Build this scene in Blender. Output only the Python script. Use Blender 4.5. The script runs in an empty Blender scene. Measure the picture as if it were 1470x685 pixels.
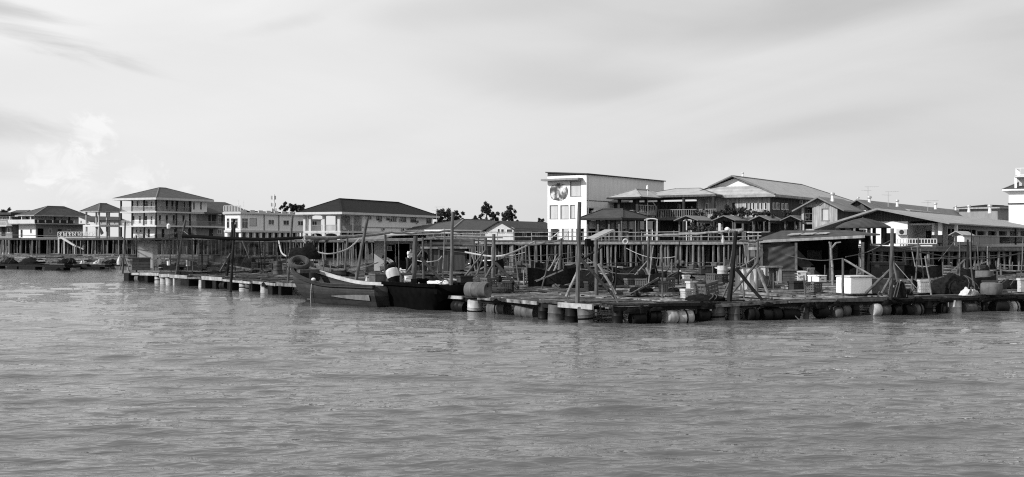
import bpy, math, random
from math import radians as R, sin, cos, pi
from mathutils import Vector, Matrix
random.seed(11)
SC = bpy.context.scene
COL = SC.collection
F, CX, YH, EYE = 1600.0, 735.0, 344.0, 2.9      # lens in photo pixels, centre, horizon row, eye height

# ---------------------------------------------------------------- camera, sky, sun
cam = bpy.data.cameras.new('camera'); co = bpy.data.objects.new('camera', cam); COL.objects.link(co)
co.location = (0, 0, EYE); co.rotation_euler = (R(90), 0, 0)
cam.sensor_width = 36; cam.lens = F/1470*36; cam.clip_end = 20000; cam.clip_start = .5
cam.shift_y = (YH-342.5)/1470
SC.camera = co
SC.view_settings.view_transform = 'Standard'; SC.view_settings.look = 'None'
SC.view_settings.exposure = 0.0; SC.view_settings.gamma = 1
SC.cycles.use_denoising = False; SC.cycles.filter_width = 1.15; SC.cycles.sample_clamp_indirect = 2; SC.cycles.caustics_reflective = False; SC.cycles.caustics_refractive = False
SUN_EL, SUN_AZ = 30.0, 245.0      # azimuth clockwise from +Y (north); 245 = from the left and a little behind the camera
sd = Vector((sin(R(SUN_AZ))*cos(R(SUN_EL)), cos(R(SUN_AZ))*cos(R(SUN_EL)), sin(R(SUN_EL))))
sl = bpy.data.lights.new('sun', 'SUN'); sl.energy = 4.4; sl.angle = R(.6); sl.color = (1, 1, 1)
so = bpy.data.objects.new('sun', sl); COL.objects.link(so)
so.rotation_euler = sd.to_track_quat('Z', 'Y').to_euler(); so.location = (-60, -30, 60)

w = bpy.data.worlds.new("World"); SC.world = w; w.use_nodes = True
nt = w.node_tree; nt.nodes.clear()
def nd(t, **k):
    n = nt.nodes.new(t)
    for a, b in k.items(): setattr(n, a, b)
    return n
def lk(a, b): nt.links.new(a, b)
def mth(op, a, b=None, c=None, clamp=False):
    n = nt.nodes.new('ShaderNodeMath'); n.operation = op; n.use_clamp = clamp
    for i, v in enumerate((a, b, c)):
        if v is None: continue
        if isinstance(v, (int, float)): n.inputs[i].default_value = v
        else: nt.links.new(v, n.inputs[i])
    return n.outputs[0]
def rng(v, a, b, c, d, smooth=True):
    n = nt.nodes.new('ShaderNodeMapRange'); n.interpolation_type = 'SMOOTHSTEP' if smooth else 'LINEAR'
    nt.links.new(v, n.inputs[0])
    for i, q in enumerate((a, b, c, d)): n.inputs[i+1].default_value = q
    return n.outputs[0]
sky = nd('ShaderNodeTexSky', sky_type='NISHITA', sun_disc=False, sun_elevation=R(SUN_EL), sun_rotation=R(SUN_AZ))
sky.dust_density = 3.0
bw = nd('ShaderNodeRGBToBW'); lk(sky.outputs[0], bw.inputs[0])
tc = nd('ShaderNodeTexCoord'); sep = nd('ShaderNodeSeparateXYZ'); lk(tc.outputs['Generated'], sep.inputs[0])
# directions on the sky as tan(azimuth) and tan(elevation): clouds are shaped in these
hx = mth('ARCTAN2', sep.outputs[0], sep.outputs[1])
hz = mth('ARCSINE', sep.outputs[2])
def cloudn(sx, sz, sc, det, rot=0., w_=0., rough=.55, dist=0.):
    c, s = cos(rot), sin(rot)
    a = mth('MULTIPLY_ADD', hx, c*sx, mth('MULTIPLY', hz, s*sx))
    b = mth('MULTIPLY_ADD', hz, c*sz, mth('MULTIPLY', hx, -s*sz))
    cm = nd('ShaderNodeCombineXYZ'); lk(a, cm.inputs[0]); lk(b, cm.inputs[1]); cm.inputs[2].default_value = w_
    n = nd('ShaderNodeTexNoise'); n.inputs['Scale'].default_value = sc; n.inputs['Detail'].default_value = det
    n.inputs['Roughness'].default_value = rough; n.inputs['Distortion'].default_value = dist
    lk(cm.outputs[0], n.inputs['Vector']); return n.outputs['Fac']
n1 = cloudn(1.0, 4.2, 2.3, 6, rot=.16, w_=5.3, dist=.6, rough=.45)          # long soft veils
n2 = cloudn(3., 16., 2.0, 8, rot=-.12, w_=8.4, rough=.6, dist=.8)
side = rng(hx, -.46, .5, 9.9, 7.5, False)
veil = mth('MULTIPLY_ADD', mth('SUBTRACT', n1, .48), 3.6, side)
veil = mth('MULTIPLY_ADD', mth('SUBTRACT', n2, .5), .5, veil)
# dark stratus streaks top left, and low on the left
def patch(cx, cz, rx, rz, rot=0., edge=.6, nz=None, amp=0.):
    c, s = cos(rot), sin(rot)
    dx = mth('SUBTRACT', hx, cx); dz = mth('SUBTRACT', hz, cz)
    a = mth('DIVIDE', mth('ADD', mth('MULTIPLY', dx, c), mth('MULTIPLY', dz, s)), rx)
    b = mth('DIVIDE', mth('SUBTRACT', mth('MULTIPLY', dz, c), mth('MULTIPLY', dx, s)), rz)
    r = mth('SQRT', mth('ADD', mth('MULTIPLY', a, a), mth('MULTIPLY', b, b)))
    if nz is not None: r = mth('MULTIPLY_ADD', mth('SUBTRACT', nz, .5), amp, r)
    return rng(r, 1.0-edge, 1.0, 1.0, 0.0)
veil = mth('MULTIPLY_ADD', patch(-.45, .185, .14, .020, -.28, .95, n2, 2.0), -3.2, veil)
veil = mth('MULTIPLY_ADD', patch(-.205, .186, .06, .009, .25, .95, n2, 2.0), -.7, veil)
veil = mth('MULTIPLY_ADD', patch(-.46, .095, .13, .022, -.12, .9, n2, 1.6), -2.0, veil)
veil = mth('MULTIPLY_ADD', patch(-.47, .062, .08, .012, -.05, .9, n2, 1.6), -.9, veil)
for (cx, cz, rx, rz, ro, k) in ((.36, .19, .26, .045, .05, -1.2), (.07, .135, .17, .030, -.12, -1.0), (.27, .098, .16, .016, .14, -.5), (-.05, .205, .16, .02, .1, -.6), (.2, .16, .14, .02, .1, .6), (-.16, .10, .30, .10, 0, .7)):
    veil = mth('MULTIPLY_ADD', patch(cx, cz, rx, rz, ro, 1., n1, 2.4), k, veil)
puff = cloudn(1., 1.2, 42., 9, w_=2.2, rough=.62, dist=.6)
for (cx, cz, rx, rz, k) in ((-.362, .092, .017, .020, 1.1), (-.385, .058, .030, .022, .9), (-.325, .054, .020, .014, .8), (-.365, .044, .05, .012, .6), (-.285, .044, .012, .010, .7)):
    veil = mth('MULTIPLY_ADD', patch(cx, cz, rx, rz, 0, .9, puff, 4.6), k*.95, veil)
mx = nd('ShaderNodeMix', data_type='FLOAT'); mx.inputs[0].default_value = .92
lk(bw.outputs[0], mx.inputs[2]); lk(veil, mx.inputs[3])
bg = nd('ShaderNodeBackground'); bg.inputs[1].default_value = .09
wo = nd('ShaderNodeOutputWorld'); lk(mx.outputs[0], bg.inputs[0]); lk(bg.outputs[0], wo.inputs[0])

# ---------------------------------------------------------------- materials (the photograph is black and white: all greys)
MATS = {}
def mat(name, g, rough=.8, var=.35, scale=1.5, stretch=(1, 1, 1), bump=0., spec=.12, ribs=None, dirt=0., metallic=0., alpha=None, fine=0.):
    if name in MATS: return MATS[name]
    m = bpy.data.materials.new(name); m.use_nodes = True; t = m.node_tree; N = t.nodes; L = t.links
    b = N['Principled BSDF']; b.inputs['Roughness'].default_value = rough
    b.inputs['Specular IOR Level'].default_value = spec; b.inputs['Metallic'].default_value = metallic
    tcn = N.new('ShaderNodeTexCoord'); mp = N.new('ShaderNodeMapping'); mp.inputs['Scale'].default_value = stretch
    L.new(tcn.outputs['Object'], mp.inputs[0])
    oi = N.new('ShaderNodeObjectInfo'); ad = N.new('ShaderNodeVectorMath'); ad.operation = 'ADD'
    sc_ = N.new('ShaderNodeMath'); sc_.operation = 'MULTIPLY'; sc_.inputs[1].default_value = 37.
    L.new(oi.outputs['Random'], sc_.inputs[0]); L.new(mp.outputs[0], ad.inputs[0]); L.new(sc_.outputs[0], ad.inputs[1])
    nz = N.new('ShaderNodeTexNoise'); nz.inputs['Scale'].default_value = scale; nz.inputs['Detail'].default_value = 7; nz.inputs['Roughness'].default_value = .62
    L.new(ad.outputs[0], nz.inputs['Vector'])
    mr = N.new('ShaderNodeMapRange'); L.new(nz.outputs['Fac'], mr.inputs[0])
    mr.inputs[1].default_value = .3; mr.inputs[2].default_value = .7
    mr.inputs[3].default_value = g*(1-var); mr.inputs[4].default_value = min(.9, g*(1+var))
    val = mr.outputs[0]
    # each copy a little lighter or darker
    rr = N.new('ShaderNodeMapRange'); L.new(oi.outputs['Random'], rr.inputs[0]); rr.inputs[3].default_value = 1-.35*var; rr.inputs[4].default_value = 1+.2*var
    mu = N.new('ShaderNodeMath'); mu.operation = 'MULTIPLY'; L.new(val, mu.inputs[0]); L.new(rr.outputs[0], mu.inputs[1]); val = mu.outputs[0]
    if dirt:
        n2_ = N.new('ShaderNodeTexNoise'); n2_.inputs['Scale'].default_value = 1.1; n2_.inputs['Detail'].default_value = 8; n2_.inputs['Roughness'].default_value = .7
        mp2 = N.new('ShaderNodeMapping'); mp2.inputs['Scale'].default_value = (2.2, 2.2, .35)
        L.new(tcn.outputs['Object'], mp2.inputs[0]); L.new(mp2.outputs[0], n2_.inputs['Vector'])
        r2 = N.new('ShaderNodeMapRange'); L.new(n2_.outputs['Fac'], r2.inputs[0]); r2.inputs[1].default_value = .48; r2.inputs[2].default_value = .75
        r2.inputs[3].default_value = 1.; r2.inputs[4].default_value = 1.-dirt
        m2 = N.new('ShaderNodeMath'); m2.operation = 'MULTIPLY'; L.new(val, m2.inputs[0]); L.new(r2.outputs[0], m2.inputs[1]); val = m2.outputs[0]
    hgt = nz.outputs['Fac']; bs = bump
    if ribs:                                    # (axis, spacing metres, kind, darkening of grooves)
        ax, sp, kind, dk = ribs
        sx = N.new('ShaderNodeSeparateXYZ'); L.new(tcn.outputs['Object'], sx.inputs[0])
        dv = N.new('ShaderNodeMath'); dv.operation = 'DIVIDE'; dv.inputs[1].default_value = sp
        if ax == 'xy':
            s2 = N.new('ShaderNodeMath'); s2.operation = 'ADD'; L.new(sx.outputs[0], s2.inputs[0]); L.new(sx.outputs[1], s2.inputs[1]); L.new(s2.outputs[0], dv.inputs[0])
        else: L.new(sx.outputs['xyz'.index(ax)], dv.inputs[0])
        if kind == 'board':
            fl = N.new('ShaderNodeMath'); fl.operation = 'FLOOR'; L.new(dv.outputs[0], fl.inputs[0])
            wn = N.new('ShaderNodeTexWhiteNoise'); wn.noise_dimensions = '1D'; L.new(fl.outputs[0], wn.inputs['W'])
            r3 = N.new('ShaderNodeMapRange'); L.new(wn.outputs[0], r3.inputs[0]); r3.inputs[3].default_value = 1-.32; r3.inputs[4].default_value = 1.12
            m3 = N.new('ShaderNodeMath'); m3.operation = 'MULTIPLY'; L.new(val, m3.inputs[0]); L.new(r3.outputs[0], m3.inputs[1]); val = m3.outputs[0]
        fr = N.new('ShaderNodeMath'); fr.operation = 'PINGPONG'; fr.inputs[1].default_value = .5; L.new(dv.outputs[0], fr.inputs[0])
        r4 = N.new('ShaderNodeMapRange'); L.new(fr.outputs[0], r4.inputs[0]); r4.inputs[1].default_value = 0; r4.inputs[2].default_value = .08 if kind == 'board' else .5
        r4.inputs[3].default_value = 1-dk; r4.inputs[4].default_value = 1
        m4 = N.new('ShaderNodeMath'); m4.operation = 'MULTIPLY'; L.new(val, m4.inputs[0]); L.new(r4.outputs[0], m4.inputs[1]); val = m4.outputs[0]
        hgt = r4.outputs[0]; bs = max(bs, .5)
    L.new(val, b.inputs['Base Color'])
    if bs:
        bp = N.new('ShaderNodeBump'); bp.inputs['Strength'].default_value = bs; bp.inputs['Distance'].default_value = .03
        L.new(hgt, bp.inputs['Height']); L.new(bp.outputs[0], b.inputs['Normal'])
    if alpha is not None:                       # loose netting: open meshes between the twine
        n3 = N.new('ShaderNodeTexNoise'); n3.inputs['Scale'].default_value = 3.; n3.inputs['Detail'].default_value = 6
        L.new(tcn.outputs['Object'], n3.inputs['Vector'])
        r5 = N.new('ShaderNodeMapRange'); L.new(n3.outputs['Fac'], r5.inputs[0]); r5.inputs[1].default_value = .3; r5.inputs[2].default_value = .7
        r5.inputs[3].default_value = max(0, alpha-.2); r5.inputs[4].default_value = min(1, alpha+.2)
        L.new(r5.outputs[0], b.inputs['Alpha'])
    MATS[name] = m; return m
W_LIGHT = mat('weathered_wood_pale', .22, .9, .5, 5, (1, 1, 1), .3)
W_GREY = mat('weathered_wood_grey', .10, .9, .5, 5, (1, 1, 1), .3)
W_DARK = mat('wet_and_shaded_wood', .014, .8, .6, 4, (1, 1, 1), .3)  # near-black tone also stands in for the shade behind the pier piles
POLE = mat('pole_wood', .105, .9, .6, 3, (3, 3, .5), .3)
POLE_D = mat('pole_wood_dark', .022, .9, .6, 3, (3, 3, .5), .3)
PILE = mat('pile_wood', .155, .9, .8, 1.6, (2, 2, .35), .3)
BEAM_L = mat('pale_pier_timber', .27, .9, .45, 4, (1, 1, 1), .3, dirt=.3)
PLANK = mat('raft_plank', .16, .85, .9, 3.5, (1, 1, 1), .4)
WETP = mat('wet_plank', .04, .8, .9, 3.5, (1, 1, 1), .4)
CREAM2 = mat('weathered_cream_plaster', .40, .8, .12, 1.2, (1, 1, .4), 0, dirt=.35)
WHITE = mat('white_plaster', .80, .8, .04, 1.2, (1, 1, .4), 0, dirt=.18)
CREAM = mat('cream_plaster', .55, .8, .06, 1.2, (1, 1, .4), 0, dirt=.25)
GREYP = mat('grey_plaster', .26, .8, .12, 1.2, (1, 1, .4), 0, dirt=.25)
PALEG = mat('pale_grey_plaster', .62, .8, .06, .8, (1, 1, .3), 0, dirt=.18)
CLAD = mat('pale_cladding', .72, .7, .04, .8, (1, 1, .3), 0, ribs=('xy', 1.1, 'groove', .06), dirt=.12)
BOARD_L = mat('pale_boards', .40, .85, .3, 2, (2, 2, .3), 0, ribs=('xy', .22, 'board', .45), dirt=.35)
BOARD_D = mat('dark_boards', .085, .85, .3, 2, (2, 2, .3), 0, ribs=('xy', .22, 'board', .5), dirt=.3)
CORR_D = mat('dark_corrugated_wall', .075, .6, .2, 2, (2, 2, .3), 0, ribs=('xy', .25, 'groove', .45))
T_MID = mat('grey_tile_roof', .095, .75, .22, 1.2, (1, 1, 1), 0, ribs=('z', .16, 'groove', .3), dirt=.15)
T_DARK = mat('charcoal_tile_roof', .022, .75, .2, 1.2, (1, 1, 1), 0, ribs=('z', .16, 'groove', .3))
TIN_L = mat('pale_tin_roof', .38, .6, .16, 1.0, (1, 1, 1), 0, ribs=('x', .5, 'groove', .2), dirt=.22)
TIN_M = mat('grey_tin_roof', .20, .6, .2, 1.0, (1, 1, 1), 0, ribs=('x', .5, 'groove', .25), dirt=.3)
TIN_H = mat('mid_grey_tin_roof', .36, .6, .2, 1.0, (1, 1, 1), 0, ribs=('x', .5, 'groove', .22), dirt=.35)
TIN_D = mat('dark_tin_roof', .06, .65, .25, 1.0, (1, 1, 1), 0, ribs=('x', .5, 'groove', .25), dirt=.3)
CONC = mat('stained_concrete', .35, .85, .3, 1.5, (1, 1, .5), .1, dirt=.4)
DARKP = mat('dark_paint', .03, .6, .3, 2)
BLACK = mat('black_rubber', .007, .9, .4, 4, bump=.2, spec=.04)
GLASS = mat('window_glass', .03, .12, .2, 1, spec=.6)
BLIND = mat('pale_window_blind', .50, .35, .05, 1, spec=.5, ribs=('xy', .9, 'groove', .12))
SHUT = mat('dark_door', .035, .6, .3, 2)
METAL = mat('galvanised_metal', .45, .45, .2, 3, metallic=.3)
STEELW = mat('white_metal', .75, .5, .08, 3)
STYRO = mat('white_foam', .78, .8, .08, 5, bump=.1, dirt=.2)
CRATEG = mat('grey_plastic', .11, .6, .25, 4, dirt=.3)
CRATEL = mat('pale_plastic', .5, .6, .2, 4, dirt=.35)
CRATED = mat('dark_plastic', .04, .6, .3, 4, dirt=.3)
DRUM_W = mat('pale_drum_plastic', .42, .5, .25, 3, dirt=.55)
DRUM_G = mat('grey_drum_plastic', .11, .5, .4, 3, dirt=.6)
DRUM_D = mat('dark_drum_plastic', .01, .5, .5, 3)
NETM = mat('heaped_net', .009, .95, .7, 9, bump=1.)
NETV = mat('hanging_net', .02, .95, .3, 4, alpha=.48)
TARP = mat('grey_tarpaulin', .05, .45, .25, 3, bump=.2)
TARPL = mat('pale_tarpaulin', .55, .5, .2, 3, bump=.2, dirt=.4)
ROPE = mat('pale_rope', .38, .9, .3, 8)
ROPED = mat('dark_rope', .08, .9, .3, 8)
LEAF = mat('dark_leaves', .05, .7, .5, 2)
LEAF2 = mat('leaves', .07, .7, .5, 2)
BARK = mat('bark', .06, .9, .4, 5)
HULL = mat('grey_hull_paint', .034, .5, .35, 2.5, (1, 1, 3), .1, dirt=.4, ribs=('z', .21, 'board', .35))
HULLD = mat('shaded_black_hull', .004, .9, .4, 3, spec=.02)  # dark hull, blackened further so its colour holds the shadow over the boat
GUNW = mat('pale_gunwale', .48, .6, .2, 3, dirt=.3)
SKIN = mat('skin', .22, .6, .1, 5)
SHIRTW = mat('white_cloth', .7, .8, .06, 8)
CLOTHD = mat('dark_cloth', .04, .9, .2, 8)
HAIR = mat('black_hair', .01, .6, .2, 8)
SOLAR = mat('solar_cells', .20, .15, .1, 3, spec=.8, ribs=('x', .16, 'groove', .4))

# ---------------------------------------------------------------- geometry helpers
class MB:
    def __init__(s): s.v = []; s.f = []
    def add(s, vs, fs):
        o = len(s.v); s.v += [tuple(p) for p in vs]; s.f += [tuple(i+o for i in q) for q in fs]; return s
    def bb(s, x0, x1, y0, y1, z0, z1):
        if x1 < x0: x0, x1 = x1, x0
        if y1 < y0: y0, y1 = y1, y0
        if z1 < z0: z0, z1 = z1, z0
        return s.add([(x0,y0,z0),(x1,y0,z0),(x1,y1,z0),(x0,y1,z0),(x0,y0,z1),(x1,y0,z1),(x1,y1,z1),(x0,y1,z1)],
              [(0,3,2,1),(4,5,6,7),(0,1,5,4),(1,2,6,5),(2,3,7,6),(3,0,4,7)])
    def box(s, c, sz, rz=0, tilt=None):
        m = Matrix.Rotation(rz, 3, 'Z')
        if tilt: m = m @ Matrix.Rotation(tilt[1], 3, tilt[0])
        c = Vector(c); h = [q/2 for q in sz]
        vs = [c + m @ Vector((a*h[0], b*h[1], d*h[2])) for d in (-1, 1) for a, b in ((-1,-1),(1,-1),(1,1),(-1,1))]
        return s.add(vs, [(0,3,2,1),(4,5,6,7),(0,1,5,4),(1,2,6,5),(2,3,7,6),(3,0,4,7)])
    def bar(s, p0, p1, wd, ht=None):
        p0, p1 = Vector(p0), Vector(p1); ht = ht or wd; d = (p1-p0).normalized()
        up = Vector((0,0,1)) if abs(d.z) < .95 else Vector((0,1,0))
        a = d.cross(up).normalized()*wd/2; b = a.cross(d).normalized()*ht/2
        vs = [p+i*a+j*b for p in (p0, p1) for i, j in ((-1,-1),(1,-1),(1,1),(-1,1))]
        return s.add(vs, [(0,1,2,3),(7,6,5,4),(0,4,5,1),(1,5,6,2),(2,6,7,3),(3,7,4,0)])
    def tube(s, p0, p1, r0, r1=None, n=10, rings=None, wob=0.):
        return s.sweep([p0, p1] if not rings else [Vector(p0).lerp(Vector(p1), k/rings)+Vector((random.uniform(-wob,wob), random.uniform(-wob,wob), 0))*(0 if k in (0,) else 1) for k in range(rings+1)],
                       r0, n, r1)
    def sweep(s, pts, r0, n=6, r1=None):
        pts = [Vector(p) for p in pts]; r1 = r0 if r1 is None else r1; o = len(s.v); K = len(pts)
        ref = None
        for i, p in enumerate(pts):
            d = (pts[min(i+1, K-1)]-pts[max(i-1, 0)]).normalized()
            if ref is None or abs(d.dot(ref)) > .97:
                ref = Vector((0,0,1)) if abs(d.z) < .9 else Vector((1,0,0))
            a = d.cross(ref).normalized(); b = a.cross(d).normalized(); rr = r0+(r1-r0)*i/(K-1)
            for k in range(n):
                t = 2*pi*k/n; s.v.append(tuple(p+rr*(cos(t)*a+sin(t)*b)))
        for i in range(K-1):
            for k in range(n):
                a, b = o+i*n+k, o+i*n+(k+1) % n; s.f.append((a, b, b+n, a+n))
        s.f.append(tuple(o+k for k in range(n))[::-1]); s.f.append(tuple(o+(K-1)*n+k for k in range(n)))
        return s
    def lathe(s, prof, c=(0,0,0), axis=(0,0,1), n=20, cap=True):
        c = Vector(c); ax = Vector(axis).normalized(); ref = Vector((0,0,1)) if abs(ax.z) < .9 else Vector((1,0,0))
        a = ax.cross(ref).normalized(); b = ax.cross(a).normalized(); o = len(s.v)
        for r, h in prof:
            for k in range(n):
                t = 2*pi*k/n; s.v.append(tuple(c+ax*h+r*(cos(t)*a+sin(t)*b)))
        for i in range(len(prof)-1):
            for k in range(n):
                p, q = o+i*n+k, o+i*n+(k+1) % n; s.f.append((p, q, q+n, p+n))
        if cap:
            s.f.append(tuple(o+k for k in range(n))[::-1]); m = o+(len(prof)-1)*n; s.f.append(tuple(m+k for k in range(n)))
        return s
    def slab(s, pts, th):                      # polygon given in 3-D, thickened straight down
        n = len(pts); top = [tuple(p) for p in pts]; bot = [(p[0], p[1], p[2]-th) for p in pts]
        return s.add(top+bot, [tuple(range(n)), tuple(range(2*n-1, n-1, -1))]+[(i, i+n, (i+1) % n+n, (i+1) % n) for i in range(n)])
    def build(s, name, m, parent=None, smooth=False, loc=None, bevel=0):
        me = bpy.data.meshes.new(name); vs = s.v
        if loc is not None: vs = [(x-loc[0], y-loc[1], z-loc[2]) for x, y, z in vs]
        me.from_pydata(vs, [], s.f); me.materials.append(m); me.update()
        if smooth:
            me.shade_smooth()
            try: me.set_sharp_from_angle(angle=R(38))
            except Exception: pass
        o = bpy.data.objects.new(name, me); COL.objects.link(o)
        if loc is not None: o.location = loc
        if parent is not None: o.parent = parent
        if bevel:
            md = o.modifiers.new('bevel', 'BEVEL'); md.width = bevel; md.segments = 2; md.limit_method = 'ANGLE'
        return o
def tag(o, label=None, cat=None, group=None, kind=None):
    if label: o['label'] = label
    if cat: o['category'] = cat
    if group: o['group'] = group
    if kind: o['kind'] = kind
    return o
def empty(name, loc, label, cat, rz=0, group=None):
    o = bpy.data.objects.new(name, None); COL.objects.link(o); o.location = loc; o.rotation_euler = (0, 0, rz)
    o.empty_display_size = .3
    return tag(o, label, cat, group)
def P(px, py, d): return Vector(((px-CX)/F*d, d, EYE+(YH-py)/F*d))      # where a photo point lies at distance d
DZ = .66                                                               # top of the raft decks
def dd(py): return F*(EYE-DZ)/(py-YH)                                    # distance of a deck point seen at row py
def copy_tree(o, loc=None, rz=None, label=None, parent=None):
    c = o.copy(); COL.objects.link(c); c.parent = parent
    if loc is not None: c.location = loc
    if rz is not None: c.rotation_euler = (0, 0, rz)
    if label: c['label'] = label
    for ch in [q for q in o.children]: copy_tree(ch, parent=c)
    return c

# ---------------------------------------------------------------- water and land
import numpy as np
def make_water():
    rng_ = np.random.default_rng(5)
    py = np.concatenate([np.linspace(460, 62, 640), np.linspace(60, 8, 60), np.linspace(7, .9, 14)])
    y = EYE*F/py; y = np.concatenate([[-400, -60, -10, 0, 4, 7], y]); nr = len(y)
    t = np.linspace(-1, 1, 620)
    Y = np.repeat(y[:, None], len(t), 1); half = np.maximum(9, np.abs(Y)*.56)
    tt = t[None, :]; X = half*np.where(np.abs(tt) < .9, tt/.9, np.sign(tt)*(1+(np.abs(tt)-.9)*60))
    Z = np.zeros_like(X)
    dy = np.gradient(y)[:, None]*np.ones_like(X)
    for i in range(130):
        lam = 10**rng_.uniform(math.log10(.20), math.log10(5.5)); ang = rng_.normal(1.48, .24)
        if i % 6 == 0: ang = rng_.normal(1.75, .22)
        if lam < .7: ang = rng_.normal(1.52, .34)
        k = 2*pi/lam; amp = .0054*lam**.78*(.9 if lam > 1.1 else 1.15)*rng_.uniform(.4, 1.3)
        fade = np.clip(lam/(np.abs(dy)*4.)-.6, 0, 1)
        env = .55+.45*np.sin(X*cos(ang+1.2)*k*.11+Y*sin(ang+1.2)*k*.13+rng_.uniform(0, 6))
        ph = k*(X*cos(ang)+Y*sin(ang))+rng_.uniform(0, 6.28)
        Z += amp*env*fade*(np.exp(1.1*(np.sin(ph)-1))*1.9-.9)
    Z *= (np.abs(X) < half*1.02)
    n = len(t); me = bpy.data.meshes.new('water')
    v = np.stack([X, Y, Z], -1).reshape(-1, 3).astype(np.float32)
    a = (np.arange(nr-1)[:, None]*n+np.arange(n-1)[None, :]).reshape(-1)
    fc = np.stack([a, a+1, a+n+1, a+n], -1).astype(np.int32)
    me.vertices.add(len(v)); me.vertices.foreach_set('co', v.reshape(-1))
    me.loops.add(fc.size); me.loops.foreach_set('vertex_index', fc.reshape(-1))
    me.polygons.add(len(fc)); me.polygons.foreach_set('loop_start', np.arange(0, fc.size, 4, dtype=np.int32))
    me.polygons.foreach_set('use_smooth', np.ones(len(fc), bool))
    me.update(calc_edges=True); me.validate()
    m = bpy.data.materials.new('murky_water'); m.use_nodes = True; N = m.node_tree.nodes; L = m.node_tree.links
    b = N['Principled BSDF']; b.inputs['Base Color'].default_value = (.085, .085, .085, 1); b.inputs['Roughness'].default_value = .01; b.inputs['IOR'].default_value = 1.38
    g = N.new('ShaderNodeNewGeometry')
    def noise(sc, st, det, rot=0.):
        mp = N.new('ShaderNodeMapping'); mp.inputs['Scale'].default_value = st; mp.inputs['Rotation'].default_value = (0, 0, rot)
        L.new(g.outputs['Position'], mp.inputs[0])
        n_ = N.new('ShaderNodeTexNoise'); n_.inputs['Scale'].default_value = sc; n_.inputs['Detail'].default_value = det; n_.inputs['Roughness'].default_value = .6; n_.inputs['Distortion'].default_value = .4
        L.new(mp.outputs[0], n_.inputs['Vector']); return n_.outputs['Fac']
    b1 = N.new('ShaderNodeBump'); b1.inputs['Strength'].default_value = 1; b1.inputs['Distance'].default_value = .060
    L.new(noise(3.4, (.30, 1, 1), 3, .04), b1.inputs['Height'])
    b2 = N.new('ShaderNodeBump'); b2.inputs['Strength'].default_value = 1.; b2.inputs['Distance'].default_value = .014
    L.new(noise(11., (.32, 1, 1), 2, -.04), b2.inputs['Height']); L.new(b1.outputs[0], b2.inputs['Normal'])
    L.new(b2.outputs[0], b.inputs['Normal'])
    me.materials.append(m)
    o = bpy.data.objects.new('water', me); COL.objects.link(o); tag(o, kind='structure')
make_water()
MUD = mat('mud', .075, .6, .4, .6, bump=.3)
mb = MB()
shore = [(-900,300),(-130,262),(-62,246),(-30,200),(-8,150),(2,124),(26,112),(34,104),(80,98),(900,90)]
near = []; 
for x, y in shore: near.append((x, y, -.3))
mid = [(x, y+5, .22) for x, y in shore]; far = [(x*3, 3500, 1.0) for x, y in shore]
n = len(shore); mb.add(near+mid+far, [(i, i+1, i+1+n, i+n) for i in range(n-1)]+[(i+n, i+1+n, i+1+2*n, i+2*n) for i in range(n-1)])
tag(mb.build('mud_bank', MUD), kind='structure')
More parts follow.
